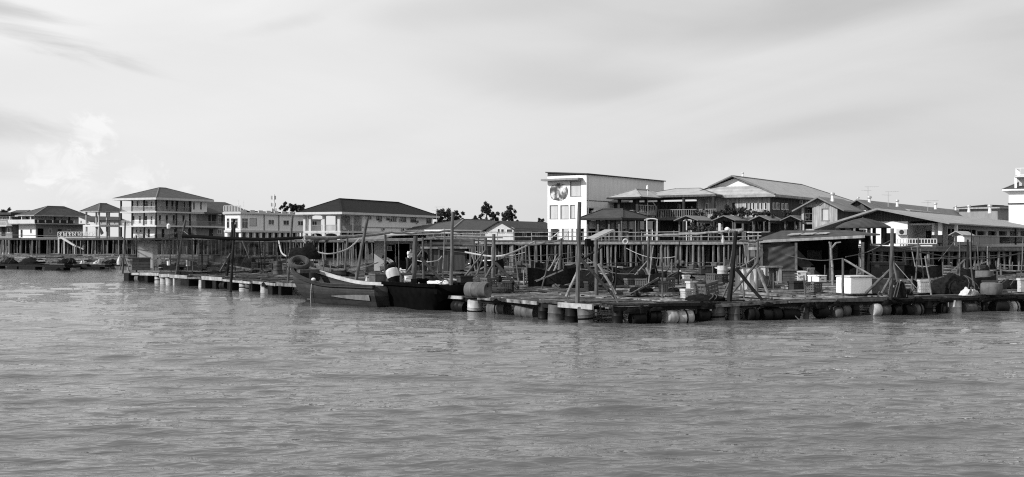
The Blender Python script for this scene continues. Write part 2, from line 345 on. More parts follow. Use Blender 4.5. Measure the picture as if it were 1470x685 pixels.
# ---------------------------------------------------------------- houses on the stilt village
class House:
    """root Empty at the near corner; local x runs along the right-hand face, local y along the left-hand face"""
    def __init__(s, name, label, cat, px, d, yaw, z0):
        s.B = P(px, YH, d); s.d = d; s.t = R(yaw); s.z0 = z0
        s.u = Vector((cos(s.t), sin(s.t))); s.v = Vector((-sin(s.t), cos(s.t)))
        s.root = empty(name, (s.B.x, s.B.y, z0), label, cat, s.t)
    def a(s, face, px, off=0.):                 # distance along a face of the photo column px
        k = (px-CX)/F; o = Vector((s.B.x, s.B.y)); e, q = (s.u, s.v) if face == 'R' else (s.v, s.u); o = o+q*off
        return (k*o.y-o.x)/(e.x-k*e.y)
    def h(s, py, face=None, a=0.):              # height above the floor for the photo row py
        d = s.d
        if face == 'R': d += s.u.y*a
        if face == 'L': d += s.v.y*a
        return EYE+(YH-py)*d/F-s.z0
    def hxy(s, py, x, y): return EYE+(YH-py)*(s.d+s.u.y*x+s.v.y*y)/F-s.z0
    def pt(s, face, a, off, z): return (a, off, z) if face == 'R' else (off, a, z)
    def bb(s, mb, face, a0, a1, o0, o1, z0, z1):
        return mb.bb(a0, a1, o0, o1, z0, z1) if face == 'R' else mb.bb(o0, o1, a0, a1, z0, z1)
    def wall(s, face, a0, a1, z0, z1, m, ops=(), off=0., th=.2, name='wall', fm=None, pm=None):
        """ops: (px0, px1, row_top, row_bottom, kind) measured on the photo; kind w window, d door, o open, b blind"""
        H = []
        for o in ops:
            x0, x1 = sorted((s.a(face, o[0], off), s.a(face, o[1], off))); am = (x0+x1)/2
            zb, zt = s.h(o[3], face, am), s.h(o[2], face, am)
            x0, x1 = max(x0, a0+.02), min(x1, a1-.02); zb, zt = max(zb, z0+.02), min(zt, z1-.02)
            if x1-x0 > .05 and zt-zb > .05: H.append((x0, x1, zb, zt, o[4]))
        xs = sorted({a0, a1, *[q for h in H for q in h[:2]]}); zs = sorted({z0, z1, *[q for h in H for q in h[2:4]]})
        def solid(i, j):
            if not (0 <= i < len(xs)-1 and 0 <= j < len(zs)-1): return False
            x, z = (xs[i]+xs[i+1])/2, (zs[j]+zs[j+1])/2
            return not any(h[0] < x < h[1] and h[2] < z < h[3] for h in H)
        mb = MB(); p = lambda a, o, z: s.pt(face, a, off+o, z)
        for i in range(len(xs)-1):
            for j in range(len(zs)-1):
                if not solid(i, j): continue
                A, B_, C, D = xs[i], xs[i+1], zs[j], zs[j+1]
                for o in (0, th): mb.add([p(A,o,C), p(B_,o,C), p(B_,o,D), p(A,o,D)], [(0,1,2,3)])
                if not solid(i-1, j): mb.add([p(A,0,C), p(A,th,C), p(A,th,D), p(A,0,D)], [(0,1,2,3)])
                if not solid(i+1, j): mb.add([p(B_,0,C), p(B_,th,C), p(B_,th,D), p(B_,0,D)], [(0,1,2,3)])
                if not solid(i, j-1): mb.add([p(A,0,C), p(B_,0,C), p(B_,th,C), p(A,th,C)], [(0,1,2,3)])
                if not solid(i, j+1): mb.add([p(A,0,D), p(B_,0,D), p(B_,th,D), p(A,th,D)], [(0,1,2,3)])
        wl = mb.build(name, m, s.root)
        for x0, x1, zb, zt, k in H:
            if k == 'o': continue
            q_ = .03 if face == 'R' else .11; g = MB(); s.bb(g, face, x0, x1, off+q_, off+q_+.04, zb, zt)
            if k == 'd':
                dr = g.build('door', SHUT, s.root); kb = MB(); s.bb(kb, face, x1-.2, x1-.12, off+q_-.05, off+q_-.002, zb+(zt-zb)*.42, zb+(zt-zb)*.5); kb.build('handle', METAL, dr); continue
            f = MB(); w_ = min(.09, (x1-x0)*.12)*(.6 if k == 'b' else 1); F0, F1 = off-.03, off+q_-.005
            s.bb(f, face, x0, x1, F0, F1, zt-w_, zt); s.bb(f, face, x0-.06, x1+.06, F0-.05, F1, zb, zb+w_*.9)
            s.bb(f, face, x0, x0+w_, F0, F1, zb+w_, zt-w_); s.bb(f, face, x1-w_, x1, F0, F1, zb+w_, zt-w_)
            nb = 1 if k == 'b' else max(1, round((x1-x0)/.75))
            for q in range(1, nb):
                xm = x0+(x1-x0)*q/nb; s.bb(f, face, xm-.03, xm+.03, F0+.01, F1-.004, zb+w_, zt-w_)
            if zt-zb > 1.5 and k != 'b': s.bb(f, face, x0+w_, x1-w_, F0+.015, F1-.008, zb+(zt-zb)*.68, zb+(zt-zb)*.68+.06)
            fo = f.build('window', fm or (GREYP if k == 'b' else STEELW), s.root)
            g.build('pane', pm or (BLIND if k == 'b' else GLASS), fo)
        return wl
    def box_back(s, x0, x1, y0, y1, z0, z1, m, name='wall'):
        """the two walls the photo does not show, plus floor and ceiling"""
        mb = MB(); mb.bb(x1-.2, x1, y0+.21, y1, z0, z1); mb.bb(x0+.21, x1-.21, y1-.2, y1, z0, z1)
        mb.bb(x0+.21, x1-.21, y0+.21, y1-.21, z0+.01, z0+.12); mb.bb(x0+.21, x1-.21, y0+.21, y1-.21, z1-.15, z1-.01)
        return mb.build(name, m, s.root)
    def hip(s, x0, x1, y0, y1, ze, zr, m, ridge=None, th=.14, name='roof', axis='x', fascia=None):
        """ridge: (start, end) fractions along the long axis"""
        a, b = ridge or (.3, .7); ym = (y0+y1)/2; xm = (x0+x1)/2
        if a > 1:                               # ridge ends given as photo columns, ridge height as a photo row
            if axis == 'x': a, b = (s.a('R', a, ym)-x0)/(x1-x0), (s.a('R', b, ym)-x0)/(x1-x0); a = max(.03, a); b = min(.97, max(b, a+.05)); zr = s.hxy(zr, x0+(x1-x0)*a, ym)
            else: a, b = sorted(((s.a('L', a, xm)-y0)/(y1-y0), (s.a('L', b, xm)-y0)/(y1-y0))); a = max(.03, a); b = min(.97, b); zr = s.hxy(zr, xm, y0+(y1-y0)*a)
        if axis == 'x': r0, r1 = (x0+(x1-x0)*a, ym, zr), (x0+(x1-x0)*b, ym, zr)
        else: r0, r1 = (xm, y0+(y1-y0)*a, zr), (xm, y0+(y1-y0)*b, zr)
        c = [(x0,y0,ze),(x1,y0,ze),(x1,y1,ze),(x0,y1,ze)]; lo = [(p[0],p[1],ze-th) for p in c]
        mb = MB(); v = c+[r0, r1]
        if axis == 'x': fs = [(0,1,5,4),(1,2,5),(2,3,4,5),(3,0,4)]
        else: fs = [(0,1,4),(1,2,5,4),(2,3,5),(3,0,4,5)]
        mb.add(v, fs); ro = mb.build(name, m, s.root)
        fb = MB(); e = .04
        fb.bb(x0-e, x1+e, y0-e, y0+.06, ze-th-.06, ze+.01); fb.bb(x0-e, x1+e, y1-.06, y1+e, ze-th-.06, ze+.01)
        fb.bb(x0-e, x0+.06, y0+.061, y1-.061, ze-th-.06, ze+.01); fb.bb(x1-.06, x1+e, y0+.061, y1-.061, ze-th-.06, ze+.01)
        fb.bb(x0+.061, x1-.061, y0+.061, y1-.061, ze-th-.03, ze-th)
        fb.build('fascia', fascia or CONC, s.root)
        cb = MB()
        for k, cc in enumerate(c):
            tgt = (r0 if (axis == 'x' and k in (0, 3)) or (axis == 'y' and k in (0, 1)) else r1)
            cb.bar((cc[0], cc[1], cc[2]+.03), (tgt[0], tgt[1], tgt[2]+.03), .22, .08)
        if (Vector(r0)-Vector(r1)).length > .1: cb.bar((r0[0], r0[1], r0[2]+.04), (r1[0], r1[1], r1[2]+.04), .24, .1)
        cb.build('ridge_cap', TIN_M if m in (T_MID, TIN_M) else (TIN_L if m is TIN_L else m), ro)
        return ro
    def gable(s, x0, x1, y0, y1, ze, zr, m, axis='x', ov=.4, th=.1, name='roof', pk=.5):
        """axis = direction of the ridge; pk = where the ridge stands across the span"""
        mb = MB()
        if axis == 'x':
            yp = y0+(y1-y0)*pk
            for ya, yb, za, zb in ((y0, yp, ze, zr), (y1, yp, ze, zr)):
                mb.slab([(x0-ov,ya,za),(x1+ov,ya,za),(x1+ov,yb,zb),(x0-ov,yb,zb)], th)
        else:
            xp = x0+(x1-x0)*pk
            for xa, xb, za, zb in ((x0, xp, ze, zr), (x1, xp, ze, zr)):
                mb.slab([(xa,y0-ov,za),(xa,y1+ov,za),(xb,y1+ov,zb),(xb,y0-ov,zb)], th)
        return mb.build(name, m, s.root)
    def tri(s, face, a0, a1, ap, z0, z1, m, off=0., name='gable_wall', th=.15):
        mb = MB(); f = [s.pt(face, a, off, z) for a, z in ((a0,z0),(a1,z0),(ap,z1))]; b = [s.pt(face, a, off+th, z) for a, z in ((a0,z0),(a1,z0),(ap,z1))]
        mb.add(f+b, [(0,1,2),(5,4,3),(0,3,4,1),(1,4,5,2),(2,5,3,0)]); return mb.build(name, m, s.root)
    def posts(s, pts, z0, z1, w, m, name='post'):
        for x, y in pts:
            MB().bb(x-w/2, x+w/2, y-w/2, y+w/2, z0, z1).build(name, m, s.root)
    def rail(s, p0, p1, z0, h_, m, name='railing', sp=.35, solid=False, bal=.05):
        mb = MB(); p0, p1 = Vector((*p0, 0)), Vector((*p1, 0)); L_ = (p1-p0).length
        up = Vector((0,0,1))
        mb.bar(p0+up*(z0+h_), p1+up*(z0+h_), .09, .07); mb.bar(p0+up*(z0+.1), p1+up*(z0+.1), .06, .06)
        k = max(2, int(L_/sp))
        for i in range(k+1):
            q = p0.lerp(p1, i/k); mb.bar(q+up*(z0+.13), q+up*(z0+h_-.035), bal, bal)
        return mb.build(name, m, s.root)
    def ac(s, face, px, py, off=0., big=.62):
        a = s.a(face, px, off); z = s.h(py, face, a); mb = MB(); s.bb(mb, face, a-big/2, a+big/2, off-.3, off-.02, z-.24, z+.24)
        u = mb.build('air_conditioner', CRATEL, s.root); c = s.pt(face, a-.08, off-.31, z); ax = (0,-1,0) if face == 'R' else (-1,0,0)
        MB().lathe([(.2,0),(.2,.02),(.05,.03)], c, ax, 14).build('fan_grille', DARKP, u)

ZP = 2.75          # pier decks stand about here
# --- low grey house at the left edge
H = House('flat_roof_house', 'low grey house with dark flat roof cut by the left edge of the photo', 'house', 18, 243, 62, 3.1)
H.wall('R', 0, 2.2, 0, 5.2, GREYP, off=0); H.wall('L', 0, 16, 0, 5.2, GREYP, [(2,8,326,339,'d'),(11,15,327,334,'w'),(3,9,311,316,'w')])
H.box_back(0, 2.2, 0, 16, 0, 5.2, GREYP); MB().bb(-1.2, 3, -1, 17, 5.21, 5.7).build('roof', TIN_D, H.root)
MB().bb(-1.6, -.01, 0, 16, 2.6, 2.75).build('balcony', CONC, H.root); H.rail((-1.5,0), (-1.5,16), 2.75, .9, STEELW)
# --- hip roofed house with long balcony
H = House('hip_roof_house', 'two-storey house with wide grey hip roof and long balcony beside the open pavilion', 'house', 52, 240, 62, 3.3)
xr = H.a('R', 119); yl = H.a('L', 27); z1 = H.h(322); z2 = H.h(309)
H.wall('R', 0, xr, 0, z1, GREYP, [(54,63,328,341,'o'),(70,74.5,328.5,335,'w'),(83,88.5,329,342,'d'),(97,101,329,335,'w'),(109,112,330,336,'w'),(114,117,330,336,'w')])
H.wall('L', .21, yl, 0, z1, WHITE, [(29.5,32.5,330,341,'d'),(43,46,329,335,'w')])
H.box_back(0, xr, 0, yl, 0, z1, GREYP)
MB().bb(-1.6, xr+.6, -1.6, yl+2, z1+.01, z1+.2).build('balcony', CONC, H.root)
r_ = MB(); r_.bb(-1.5, xr-4, -1.55, -1.4, z1+.2, z1+.95); r_.build('parapet', DARKP, H.root)
rb = MB()
for i in range(14): rb.bb(-1+i*1.9, -.7+i*1.9, -1.62, -1.56, z1+.35, z1+.9)
rb.build('parapet_block', CREAM, H.root)
MB().bb(-1.55, -1.4, -1.39, yl+1.5, z1+.2, z1+1.0).build('parapet', CREAM, H.root)
H.wall('R', .6, xr-.3, z1+.21, z2, CREAM, [(77,80,311,317,'d'),(90,93,312,315,'w'),(98,101,311,317,'d'),(112,116,311,318,'d')], off=1.0)
H.wall('L', 1.21, yl, z1+.21, z2, CREAM, [(46,49,311,317,'w'),(37,41,311,317,'d')], off=.6)
H.box_back(.6, xr-.3, 1.0, yl, z1+.21, z2, CREAM)
H.hip(-1.7, xr+1, -1.4, yl-1, z2, 296, T_MID, (68, 92))
H.hip(-.9, xr*.6, yl-.9, yl+5, z2-.1, 302, T_MID, (24, 42), axis='y')
H.posts([(-1.4, yl+1), (-1.4, 0), (-1.4, yl/2)], z1+.2, z2-.2, .2, CREAM)
# --- two-storey open pavilion
H = House('open_pavilion', 'two-storey open pavilion with hip roof on slim posts left of the three-storey house', 'pavilion', 142, 232, 60, 3.2)
xr = H.a('R', 186); yl = H.a('L', 121); zf = H.h(323)
MB().bb(0, xr, 0, yl, zf-.35, zf+.05).build('floor_slab', CREAM, H.root)
H.hip(-.7, H.a('R', 178)+.2, -.7, yl+.7, H.h(303), 292, T_MID, (143, 153), fascia=CONC)
for x_ in (.3, H.a('R', 158), H.a('R', 173)):
    for y_ in (.3, yl-.3): H.posts([(x_, y_)], zf+.05, H.h(303)-.2, .28, CONC); H.posts([(x_, y_)], 0, zf-.36, .3, CONC)
H.rail((.3,.15), (xr,.15), zf+.05, .95, DARKP, sp=.25)
MB().slab([(2, yl+.5, H.h(318)),(xr+5, yl+.5, H.h(318)),(xr+5, yl+5, H.h(309)),(2, yl+5, H.h(309))], .1).build('lean_to_roof', T_MID, H.root)
st = MB(); st.bar((H.a('R',148), 1.5, zf-.3), (H.a('R',154), 1.5, H.h(336)), .25, .7); st.build('stair', CONC, H.root)
# --- three-storey house
H = House('three_storey_house', 'tall three-storey house with open verandas on posts and a pointed hip roof', 'house', 224, 222, 62, 3.1)
xr = H.a('R', 292); yl = H.a('L', 172); f1, f2, ze = H.h(323.5), H.h(303), H.h(284)
xe = H.a('R', 323)
for z_, nm in ((f1, 1), (f2, 2)):
    MB().bb(0, xe if nm else xr, 0, yl, z_-.3, z_).build('floor_slab', CREAM, H.root)
i_ = 1.9
for a_, b_, ops, opl in ((f2, ze-.05, [(238,241,287,300,'d'),(246,249,288,300,'d'),(253,256,288,300,'d'),(264,266.5,290,301,'w'),(282,285,289,301,'d')], [(187,191,288,300,'d'),(196,199,288,298,'w'),(206,213,288,300,'w'),(216,219,289,300,'w')]),
                 (f1, f2-.31, [(228,231,309,321,'d'),(238,241,309,321,'d'),(248,251,309,321,'d'),(262,265,309,321,'d'),(284,291,308,323,'d')], [(190,193,310,321,'d'),(199,203,309,321,'w'),(208,211,310,322,'d'),(216,219,310,322,'w')]),
                 (.02, f1-.31, [(232,236,329,341,'d'),(250,254,329,341,'d'),(270,276,329,341,'d')], [(195,197,329,334,'w'),(200,204,329,334,'w'),(212,215,329,341,'d')])):
    H.wall('R', i_, xr, a_, b_, CREAM, ops, off=i_); H.wall('L', i_+.21, yl-1.5, a_, b_, WHITE, opl, off=i_); H.box_back(i_, xr, i_, yl-1.5, a_, b_, CREAM)
bx = MB(); x0 = H.a('R', 275); H.wall('R', x0, xr+1.0, f2+.01, ze-.25, WHITE, [(277.5,279.5,290.5,301,'d'),(287.5,289.5,290.5,301,'d')], off=-.05, name='bay_wall')
MB().bb(x0, x0+.15, .16, i_-.05, f2+.01, ze-.25).build('bay_wall', WHITE, H.root)
for x_ in (.15, H.a('R',254), x0-.3):
    H.posts([(x_, .15)], f2, ze-.2, .26, DARKP); H.posts([(x_, .15)], f1, f2-.31, .26, DARKP); H.posts([(x_, .15)], 0, f1-.31, .28, DARKP)
for y_ in (H.a('L',206), H.a('L',189), yl-.2):
    H.posts([(.15, y_)], f2, ze-.2, .26, DARKP); H.posts([(.15, y_)], f1, f2-.31, .26, DARKP); H.posts([(.15, y_)], 0, f1-.31, .28, DARKP)
for z_ in (f1, f2):
    H.rail((.3,.1), (x0 if z_ == f2 else xe, .1), z_, .95, GREYP, sp=.22); H.rail((.1,.3), (.1,yl), z_, .95, CREAM, sp=.22)
H.hip(-1.3, xr+1.7, -1.3, yl+.6, ze, 269.5, T_MID, (228, 238), th=.35, fascia=CREAM)
# right-hand wing of the same house
for a_, b_ in ((f1, f2-.31), (.02, f1-.31)):
    H.wall('R', xr+.1, xe+6, a_, b_, GREYP, [(299,302,309,322,'d'),(304,310,308,322,'d'),(313,320,309,321,'w')] if a_ > 1 else [(300,306,329,341,'d'),(312,318,329,336,'w')], off=1.9, name='wing_wall')
H.posts([(H.a('R',303),.2),(H.a('R',320),.2)], f1, f2-.1, .24, DARKP)
rw = MB(); rw.slab([(xr+.2,-.4,f2-.05),(H.a('R',368),-.4,f2-.05),(H.a('R',368)-4,5.5,f2+2.6),(xr+.2,5.5,f2+2.6)], .15)
rw.slab([(xr+.2,11.4,f2-.05),(H.a('R',368),11.4,f2-.05),(H.a('R',368)-4,5.52,f2+2.6),(xr+.2,5.52,f2+2.6)], .15); rw.build('wing_roof', T_MID, H.root)
# --- cream flat-roofed building
H = House('flat_roof_building', 'cream two-storey building with rooftop balustrade and flagpoles beside the dark hip roofed house', 'building', 345, 192, 66, 2.9)
xr = H.a('R', 444); yl = H.a('L', 323); g = H.h(330.5); t = H.h(307)
H.wall('R', .02, xr, g, t, WHITE, [(347,356,313,328,'w'),(358.5,368.5,313.5,324.5,'b'),(385,393.5,315,323,'w'),(406.5,415,316,323.5,'w'),(427.5,435.5,317,324,'w')])
H.wall('L', .21, yl, g, t, WHITE, [(325,330,313,328,'w'),(331,336,313,328,'w'),(337,342,313,328,'w')])
H.box_back(0, xr, 0, yl, g, t, CREAM)
MB().bb(-.4, xr+.3, -.4, yl+.2, t+.01, t+.3).build('cornice', CREAM, H.root); MB().bb(-.3, xr+.2, -.3, yl, g-.35, g-.01).build('string_course', CREAM, H.root)
for px in (379, 400, 443): x_ = H.a('R', px); MB().bb(x_-.12, x_+.12, -.1, -.005, g, t).build('pilaster', GREYP, H.root)
H.rail((-.3,-.3), (-.3, yl), t+.3, 1.1, CREAM, sp=.3, bal=.1)
for k in range(9):
    x0 = xr*k/9; MB().bb(x0+.1, x0+xr/9-1.0, -.33, -.2, t+.3, t+.7).build('parapet', CREAM, H.root); 
    MB().bb(x0+xr/9-.95, x0+xr/9-.1, -.3, -.24, t+.34, t+.55).build('parapet_rail', DARKP, H.root)
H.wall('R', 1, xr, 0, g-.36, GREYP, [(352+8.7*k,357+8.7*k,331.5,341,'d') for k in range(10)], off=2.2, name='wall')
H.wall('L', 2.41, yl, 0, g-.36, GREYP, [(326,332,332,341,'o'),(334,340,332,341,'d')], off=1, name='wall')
for k in range(12): H.posts([(.2+(xr-.4)*k/11, .1)], 0, g-.36, .42, WHITE, 'column')
H.posts([(.2, yl/2), (.2, yl-.3)], 0, g-.36, .6, WHITE, 'column')
xs = H.a('R', 461, 1.5); H.wall('R', xr+.05, xs, 0, H.h(312.5), CREAM, [(448,455,317,324.5,'w'),(448,453,332,341,'d')], off=1.5, name='wall'); MB().bb(xr-.2, xs+.3, 1.2, 6, H.h(312.5)+.01, H.h(311)).build('flat_roof', CREAM, H.root)
for px in (325, 341): x_ = H.a('R', px+20); MB().tube((x_*.5, .5, t+.3), (x_*.5, .5, t+2.4), .06, .04, 6).build('flagpole', STEELW, H.root)
# --- dark hip-roofed mansion with arches
H = House('arcaded_house', 'large cream house with charcoal hip roof and arched corner veranda', 'house', 488, 172, 67, 2.8)
xr = H.a('R', 621); yl = H.a('L', 436); g = H.h(331.5); ze = H.h(304.5)
H.hip(-.9, xr+1.0, -.9, yl+.9, ze, 285.3, T_DARK, (487, 572), th=.3, fascia=CREAM)
xv = H.a('R', 520)
H.wall('R', xv, xr, g, ze-.35, WHITE, [(525,533,309,315,'w'),(540,548,309.5,316.5,'w'),(554,559,312.5,316.5,'w'),(562,569,311,318.5,'w'),(575,583,311.5,319,'w'),(589,597,312,319.5,'w'),(612,619,313.5,321,'w')], fm=GREYP)
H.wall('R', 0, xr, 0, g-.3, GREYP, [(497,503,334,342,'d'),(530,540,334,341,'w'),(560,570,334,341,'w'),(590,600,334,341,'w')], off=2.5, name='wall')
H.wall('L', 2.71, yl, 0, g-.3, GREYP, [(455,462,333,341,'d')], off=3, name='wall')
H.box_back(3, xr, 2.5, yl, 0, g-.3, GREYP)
MB().bb(-.1, xr, -.15, yl, g-.3, g-.01).build('floor_slab', CREAM, H.root); MB().bb(xv, xr, -.1, -.005, H.h(327,'R',10), H.h(325.8,'R',10)).build('string_course', CONC, H.root)
# inner veranda walls: open arches to the left, doors to the right
H.wall('R', 3.5, xv, g, ze-.35, CREAM, [(499,504,310,326,'d'),(512,517,311,325,'w')], off=2.8, name='veranda_wall')
MB().bb(xv-.21, xv-.01, .005, 2.8, g, ze-.35).build('veranda_wall', CREAM, H.root)
def arch_wall(H, face, segs, z0, zs, zt, m, off, th=.35, name='arcade'):
    """row of arches: segs = [(a0,a1)...]; spandrels above arch openings, springing at zs"""
    mb = MB()
    for a0, a1 in segs:
        r = (a1-a0)/2; am = (a0+a1)/2; N_ = 12; hh = min(zt-zs-.1, r)
        pts = [(am-r*cos(pi*k/N_), zs+hh*sin(pi*k/N_)) for k in range(N_+1)]
        for k in range(N_):
            (x0, za), (x1, zb) = pts[k], pts[k+1]
            q = [H.pt(face, x0, off, za), H.pt(face, x1, off, zb), H.pt(face, x1, off, zt), H.pt(face, x0, off, zt),
                 H.pt(face, x0, off+th, za), H.pt(face, x1, off+th, zb), H.pt(face, x1, off+th, zt), H.pt(face, x0, off+th, zt)]
            mb.add(q, [(0,1,2,3),(7,6,5,4),(0,4,5,1)])
    return mb.build(name, m, H.root)
zs = H.h(311)
ap = [0.3, 1.9, 5.4]
lseg = [(.5, yl*.42), (yl*.42+.4, yl*.8), (yl*.8+.4, yl-.2)]
for sg in lseg: arch_wall(H, 'L', [sg], g, zs, ze-.35, CREAM, .0); arch_wall(H, 'L', [sg], 0, H.h(338), g-.3, CREAM, .0)
for sg in ((.5, xv*.55), (xv*.55+.35, xv-.25)): arch_wall(H, 'R', [sg], g, zs, ze-.35, CREAM, 0)
arch_wall(H, 'L', [(yl*.42+.4, yl*.8)], g, zs, ze-.35, CREAM, 8.0)
for y_ in (.25, yl*.42+.2, yl*.8+.2, yl-.1): H.posts([(.2, y_)], g, ze-.35, .42, CREAM, 'column'); H.posts([(.2, y_)], 0, g-.3, .5, CREAM, 'column')
for x_ in (xv*.55+.17,): H.posts([(x_, .2)], g, ze-.35, .38, CREAM, 'column'); H.posts([(x_, .2)], 0, g-.3, .4, CREAM, 'column')
H.rail((.1,.4), (.1,yl), g, .9, GREYP, sp=.2); H.rail((.4,.1), (xv,.1), g, .9, GREYP, sp=.2)
for px, py in ((545, 316.5), (560, 316), (574, 316.5), (598, 318.5), (549, 329), (577, 329.5)): H.ac('R', px, py)
# --- grey low hip-roof house and gabled house in the centre
H = House('hip_roof_house', 'low house with grey hip roof and white eaves left of the gabled house', 'house', 655, 190, 60, 2.9)
H.wall('R', 0, 9.5, 0, H.h(331), WHITE, [(660,664,333,340,'w')]); H.wall('L', .21, 9, 0, H.h(331), WHITE, [(640,645,333,340,'d')]); H.box_back(0, 9.5, 0, 9, 0, H.h(331), WHITE)
H.hip(-3.4, 22, -1.2, 10, H.h(330), 315, T_MID, (665, 705), fascia=WHITE)
H = House('gabled_house', 'low house with pale boarded gable and long dark roof left of the white building', 'house', 738, 172, 62, 2.8)
yl = H.a('L', 698); xr = H.a('R', 800); zw = H.h(328)
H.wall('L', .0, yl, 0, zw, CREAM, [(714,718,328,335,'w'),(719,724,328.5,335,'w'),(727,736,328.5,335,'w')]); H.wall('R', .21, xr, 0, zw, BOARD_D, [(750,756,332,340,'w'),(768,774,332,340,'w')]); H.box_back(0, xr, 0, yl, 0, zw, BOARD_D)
H.tri('L', 0, yl, yl/2, zw+.01, H.h(318.5,'L',yl/2), CREAM); H.gable(0, xr, -.6, yl+.6, zw-.35, H.h(316.8,'L',yl/2), TIN_D, 'x', .5, .14)
# --- tall white building with mural
H = House('tall_building', 'tall white mono-pitch building on stilts with an oval mural', 'building', 842, 150, 52, 2.8)
yl = H.a('L', 786); xr = H.a('R', 953); g = H.h(325); tL = H.h(258); t0 = H.h(250)
H.wall('L', .0, yl, g, t0-.1, WHITE, [(818.5,834,260,282,'b'),(789,801,294.5,314.5,'b'),(804.5,816,294.5,314.5,'b'),(818.5,825.5,294,314,'b')], name='wall')
H.wall('R', .21, xr, H.h(299,'R',6), t0-.1, CLAD, name='clad_wall')
H.wall('R', .21, xr, g, H.h(299,'R',6)-.01, PALEG, [(828,839,299,315,'o'),(843,853,299,314,'o'),(858,862,302,309,'w')], off=.01, name='wall')
H.box_back(0, xr, 0, yl, g, t0-.12, PALEG)
zz_ = H.h(290,'R',8); MB().bb(0, xr+.03, -.03, -.005, zz_-.06, zz_+.03).build('cladding_trim', DARKP, H.root)
rf = MB(); tY = H.h(247.3,'L',yl); rf.slab([(-.25,-.3,t0+.1),(xr+.1,-.3,t0-.05),(xr+.1,yl+.2,tY-.1),(-.25,yl+.2,tY+.05)], .14); rf.build('roof', TIN_D, H.root)
fm = MB(); fm.add([(0,0,t0-.1),(0,yl,t0-.1),(0,yl,tY-.12),(.2,0,t0-.1),(.2,yl,t0-.1),(.2,yl,tY-.12)], [(0,1,2),(5,4,3),(1,4,5,2),(2,5,3,0),(0,3,4,1)]); fm.build('roof_end_wall', CORR_D, H.root)
MB().bb(-1.1, .0-.01, .6, yl+.35, H.h(257)-.1, H.h(257)+.16).build('canopy', GREYP, H.root)
for a_ in (yl-.3, yl*.66, yl*.42, yl*.3, .25): H.posts([(.25, a_)], 0, g-.01, .42, WHITE, 'column')
for k in range(1, 7): H.posts([(xr*k/6-.2, .25)], 0, g-.01, .42, PALEG, 'column')
MB().bb(0, xr, 0, yl, g-.3, g-.012).build('floor_slab', WHITE, H.root)
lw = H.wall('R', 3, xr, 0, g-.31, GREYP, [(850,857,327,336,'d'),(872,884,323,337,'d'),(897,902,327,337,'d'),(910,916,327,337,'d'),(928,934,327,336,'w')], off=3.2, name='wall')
br = MB(); br.bar((.2, yl*.95, 0.2), (.2, yl*.62, g-.3), .12); br.bar((.2, yl*.6, .2), (.2, yl*.2, g+1.8), .1); br.build('brace', CREAM, H.root)
MB().tube((.35,-.08,g), (.35,-.08,t0-.3), .06, .06, 8).build('drain_pipe', PALEG, H.root); H.ac('R', 862, 306)
# oval mural: generic blotchy picture painted on a thin board
mm = bpy.data.materials.new('mural_paint'); mm.use_nodes = True; N = mm.node_tree.nodes; L = mm.node_tree.links
n_ = N.new('ShaderNodeTexNoise'); n_.inputs['Scale'].default_value = 1.1; n_.inputs['Detail'].default_value = 6; tq = N.new('ShaderNodeTexCoord'); mq = N.new('ShaderNodeMapping'); mq.inputs['Scale'].default_value = (1, 1.0, .8); mq.inputs['Location'].default_value = (4.2, 1.4, 2.0)
L.new(tq.outputs['Object'], mq.inputs[0]); L.new(mq.outputs[0], n_.inputs['Vector']); cr = N.new('ShaderNodeValToRGB'); cr.color_ramp.interpolation = 'LINEAR'
e = cr.color_ramp.elements; e[0].position = .46; e[0].color = (.03,.03,.03,1); e[1].position = .66; e[1].color = (.75,.75,.75,1); q = e.new(.54); q.color = (.13,.13,.13,1); q = e.new(.585); q.color = (.42,.42,.42,1)
L.new(n_.outputs['Fac'], cr.inputs[0]); L.new(cr.outputs[0], N['Principled BSDF'].inputs['Base Color'])
a0, a1 = sorted((H.a('L',789.5), H.a('L',815))); zc, zh = H.h(274.5), (H.h(262)-H.h(287))/2; am, ah = (a0+a1)/2, (a1-a0)/2
mb = MB(); ring = [(am+ah*math.copysign(abs(cos(2*pi*k/40))**.75, cos(2*pi*k/40))*(1+.03*sin(7*k)), zc+zh*math.copysign(abs(sin(2*pi*k/40))**.8, sin(2*pi*k/40))*(1+.04*cos(5*k))) for k in range(40)]
mb.add([(-.03, a, z) for a, z in ring]+[(-.004, a, z) for a, z in ring], [tuple(range(40)), tuple(range(79, 39, -1))]+[(i, (i+1) % 40, (i+1) % 40+40, i+40) for i in range(40)])
mb.build('mural', mm, H.root)
# --- pavilions in front of it
H = House('pavilion', 'raised pavilion with pale hip roof in front of the clad wall of the white building', 'pavilion', 916, 142, 52, 2.8)
ze = H.h(283); fz = H.h(305)
H.hip(-1.0, H.a('R', 952)+.3, -1.0, H.a('L', 880)+.3, ze, 272, TIN_L, (912, 930), fascia=DARKP)
for p_ in ((.2,.2), (H.a('R',948),.2), (.2, H.a('L',888)), (H.a('R',943),H.a('L',888)), (H.a('R',943)*.5,.2)): H.posts([p_], fz-.3, ze-.15, .35, DARKP)
MB().bb(-.2, H.a('R',950), -.2, H.a('L',884), fz-.32, fz-.001).build('floor_slab', CONC, H.root)
for p_ in ((.4,.4), (H.a('R',946),.4), (.4, H.a('L',889)), (H.a('R',943),H.a('L',889))): H.posts([p_], 0, fz-.33, .35, GREYP)
H.rail((.2,.05), (H.a('R',948),.05), fz, .95, CREAM, sp=.4)
mb = MB(); q = H.a('R', 926); mb.tube((q, -.4, fz-.8), (q, -.4, H.h(269)), .04, .03, 6); mb.lathe([(.02,0),(.16,.1),(.12,.5),(.02,.62)], (q-.1, -.4, H.h(272)), (0,0,1), 8); mb.build('wrapped_aerial', STEELW, H.root)
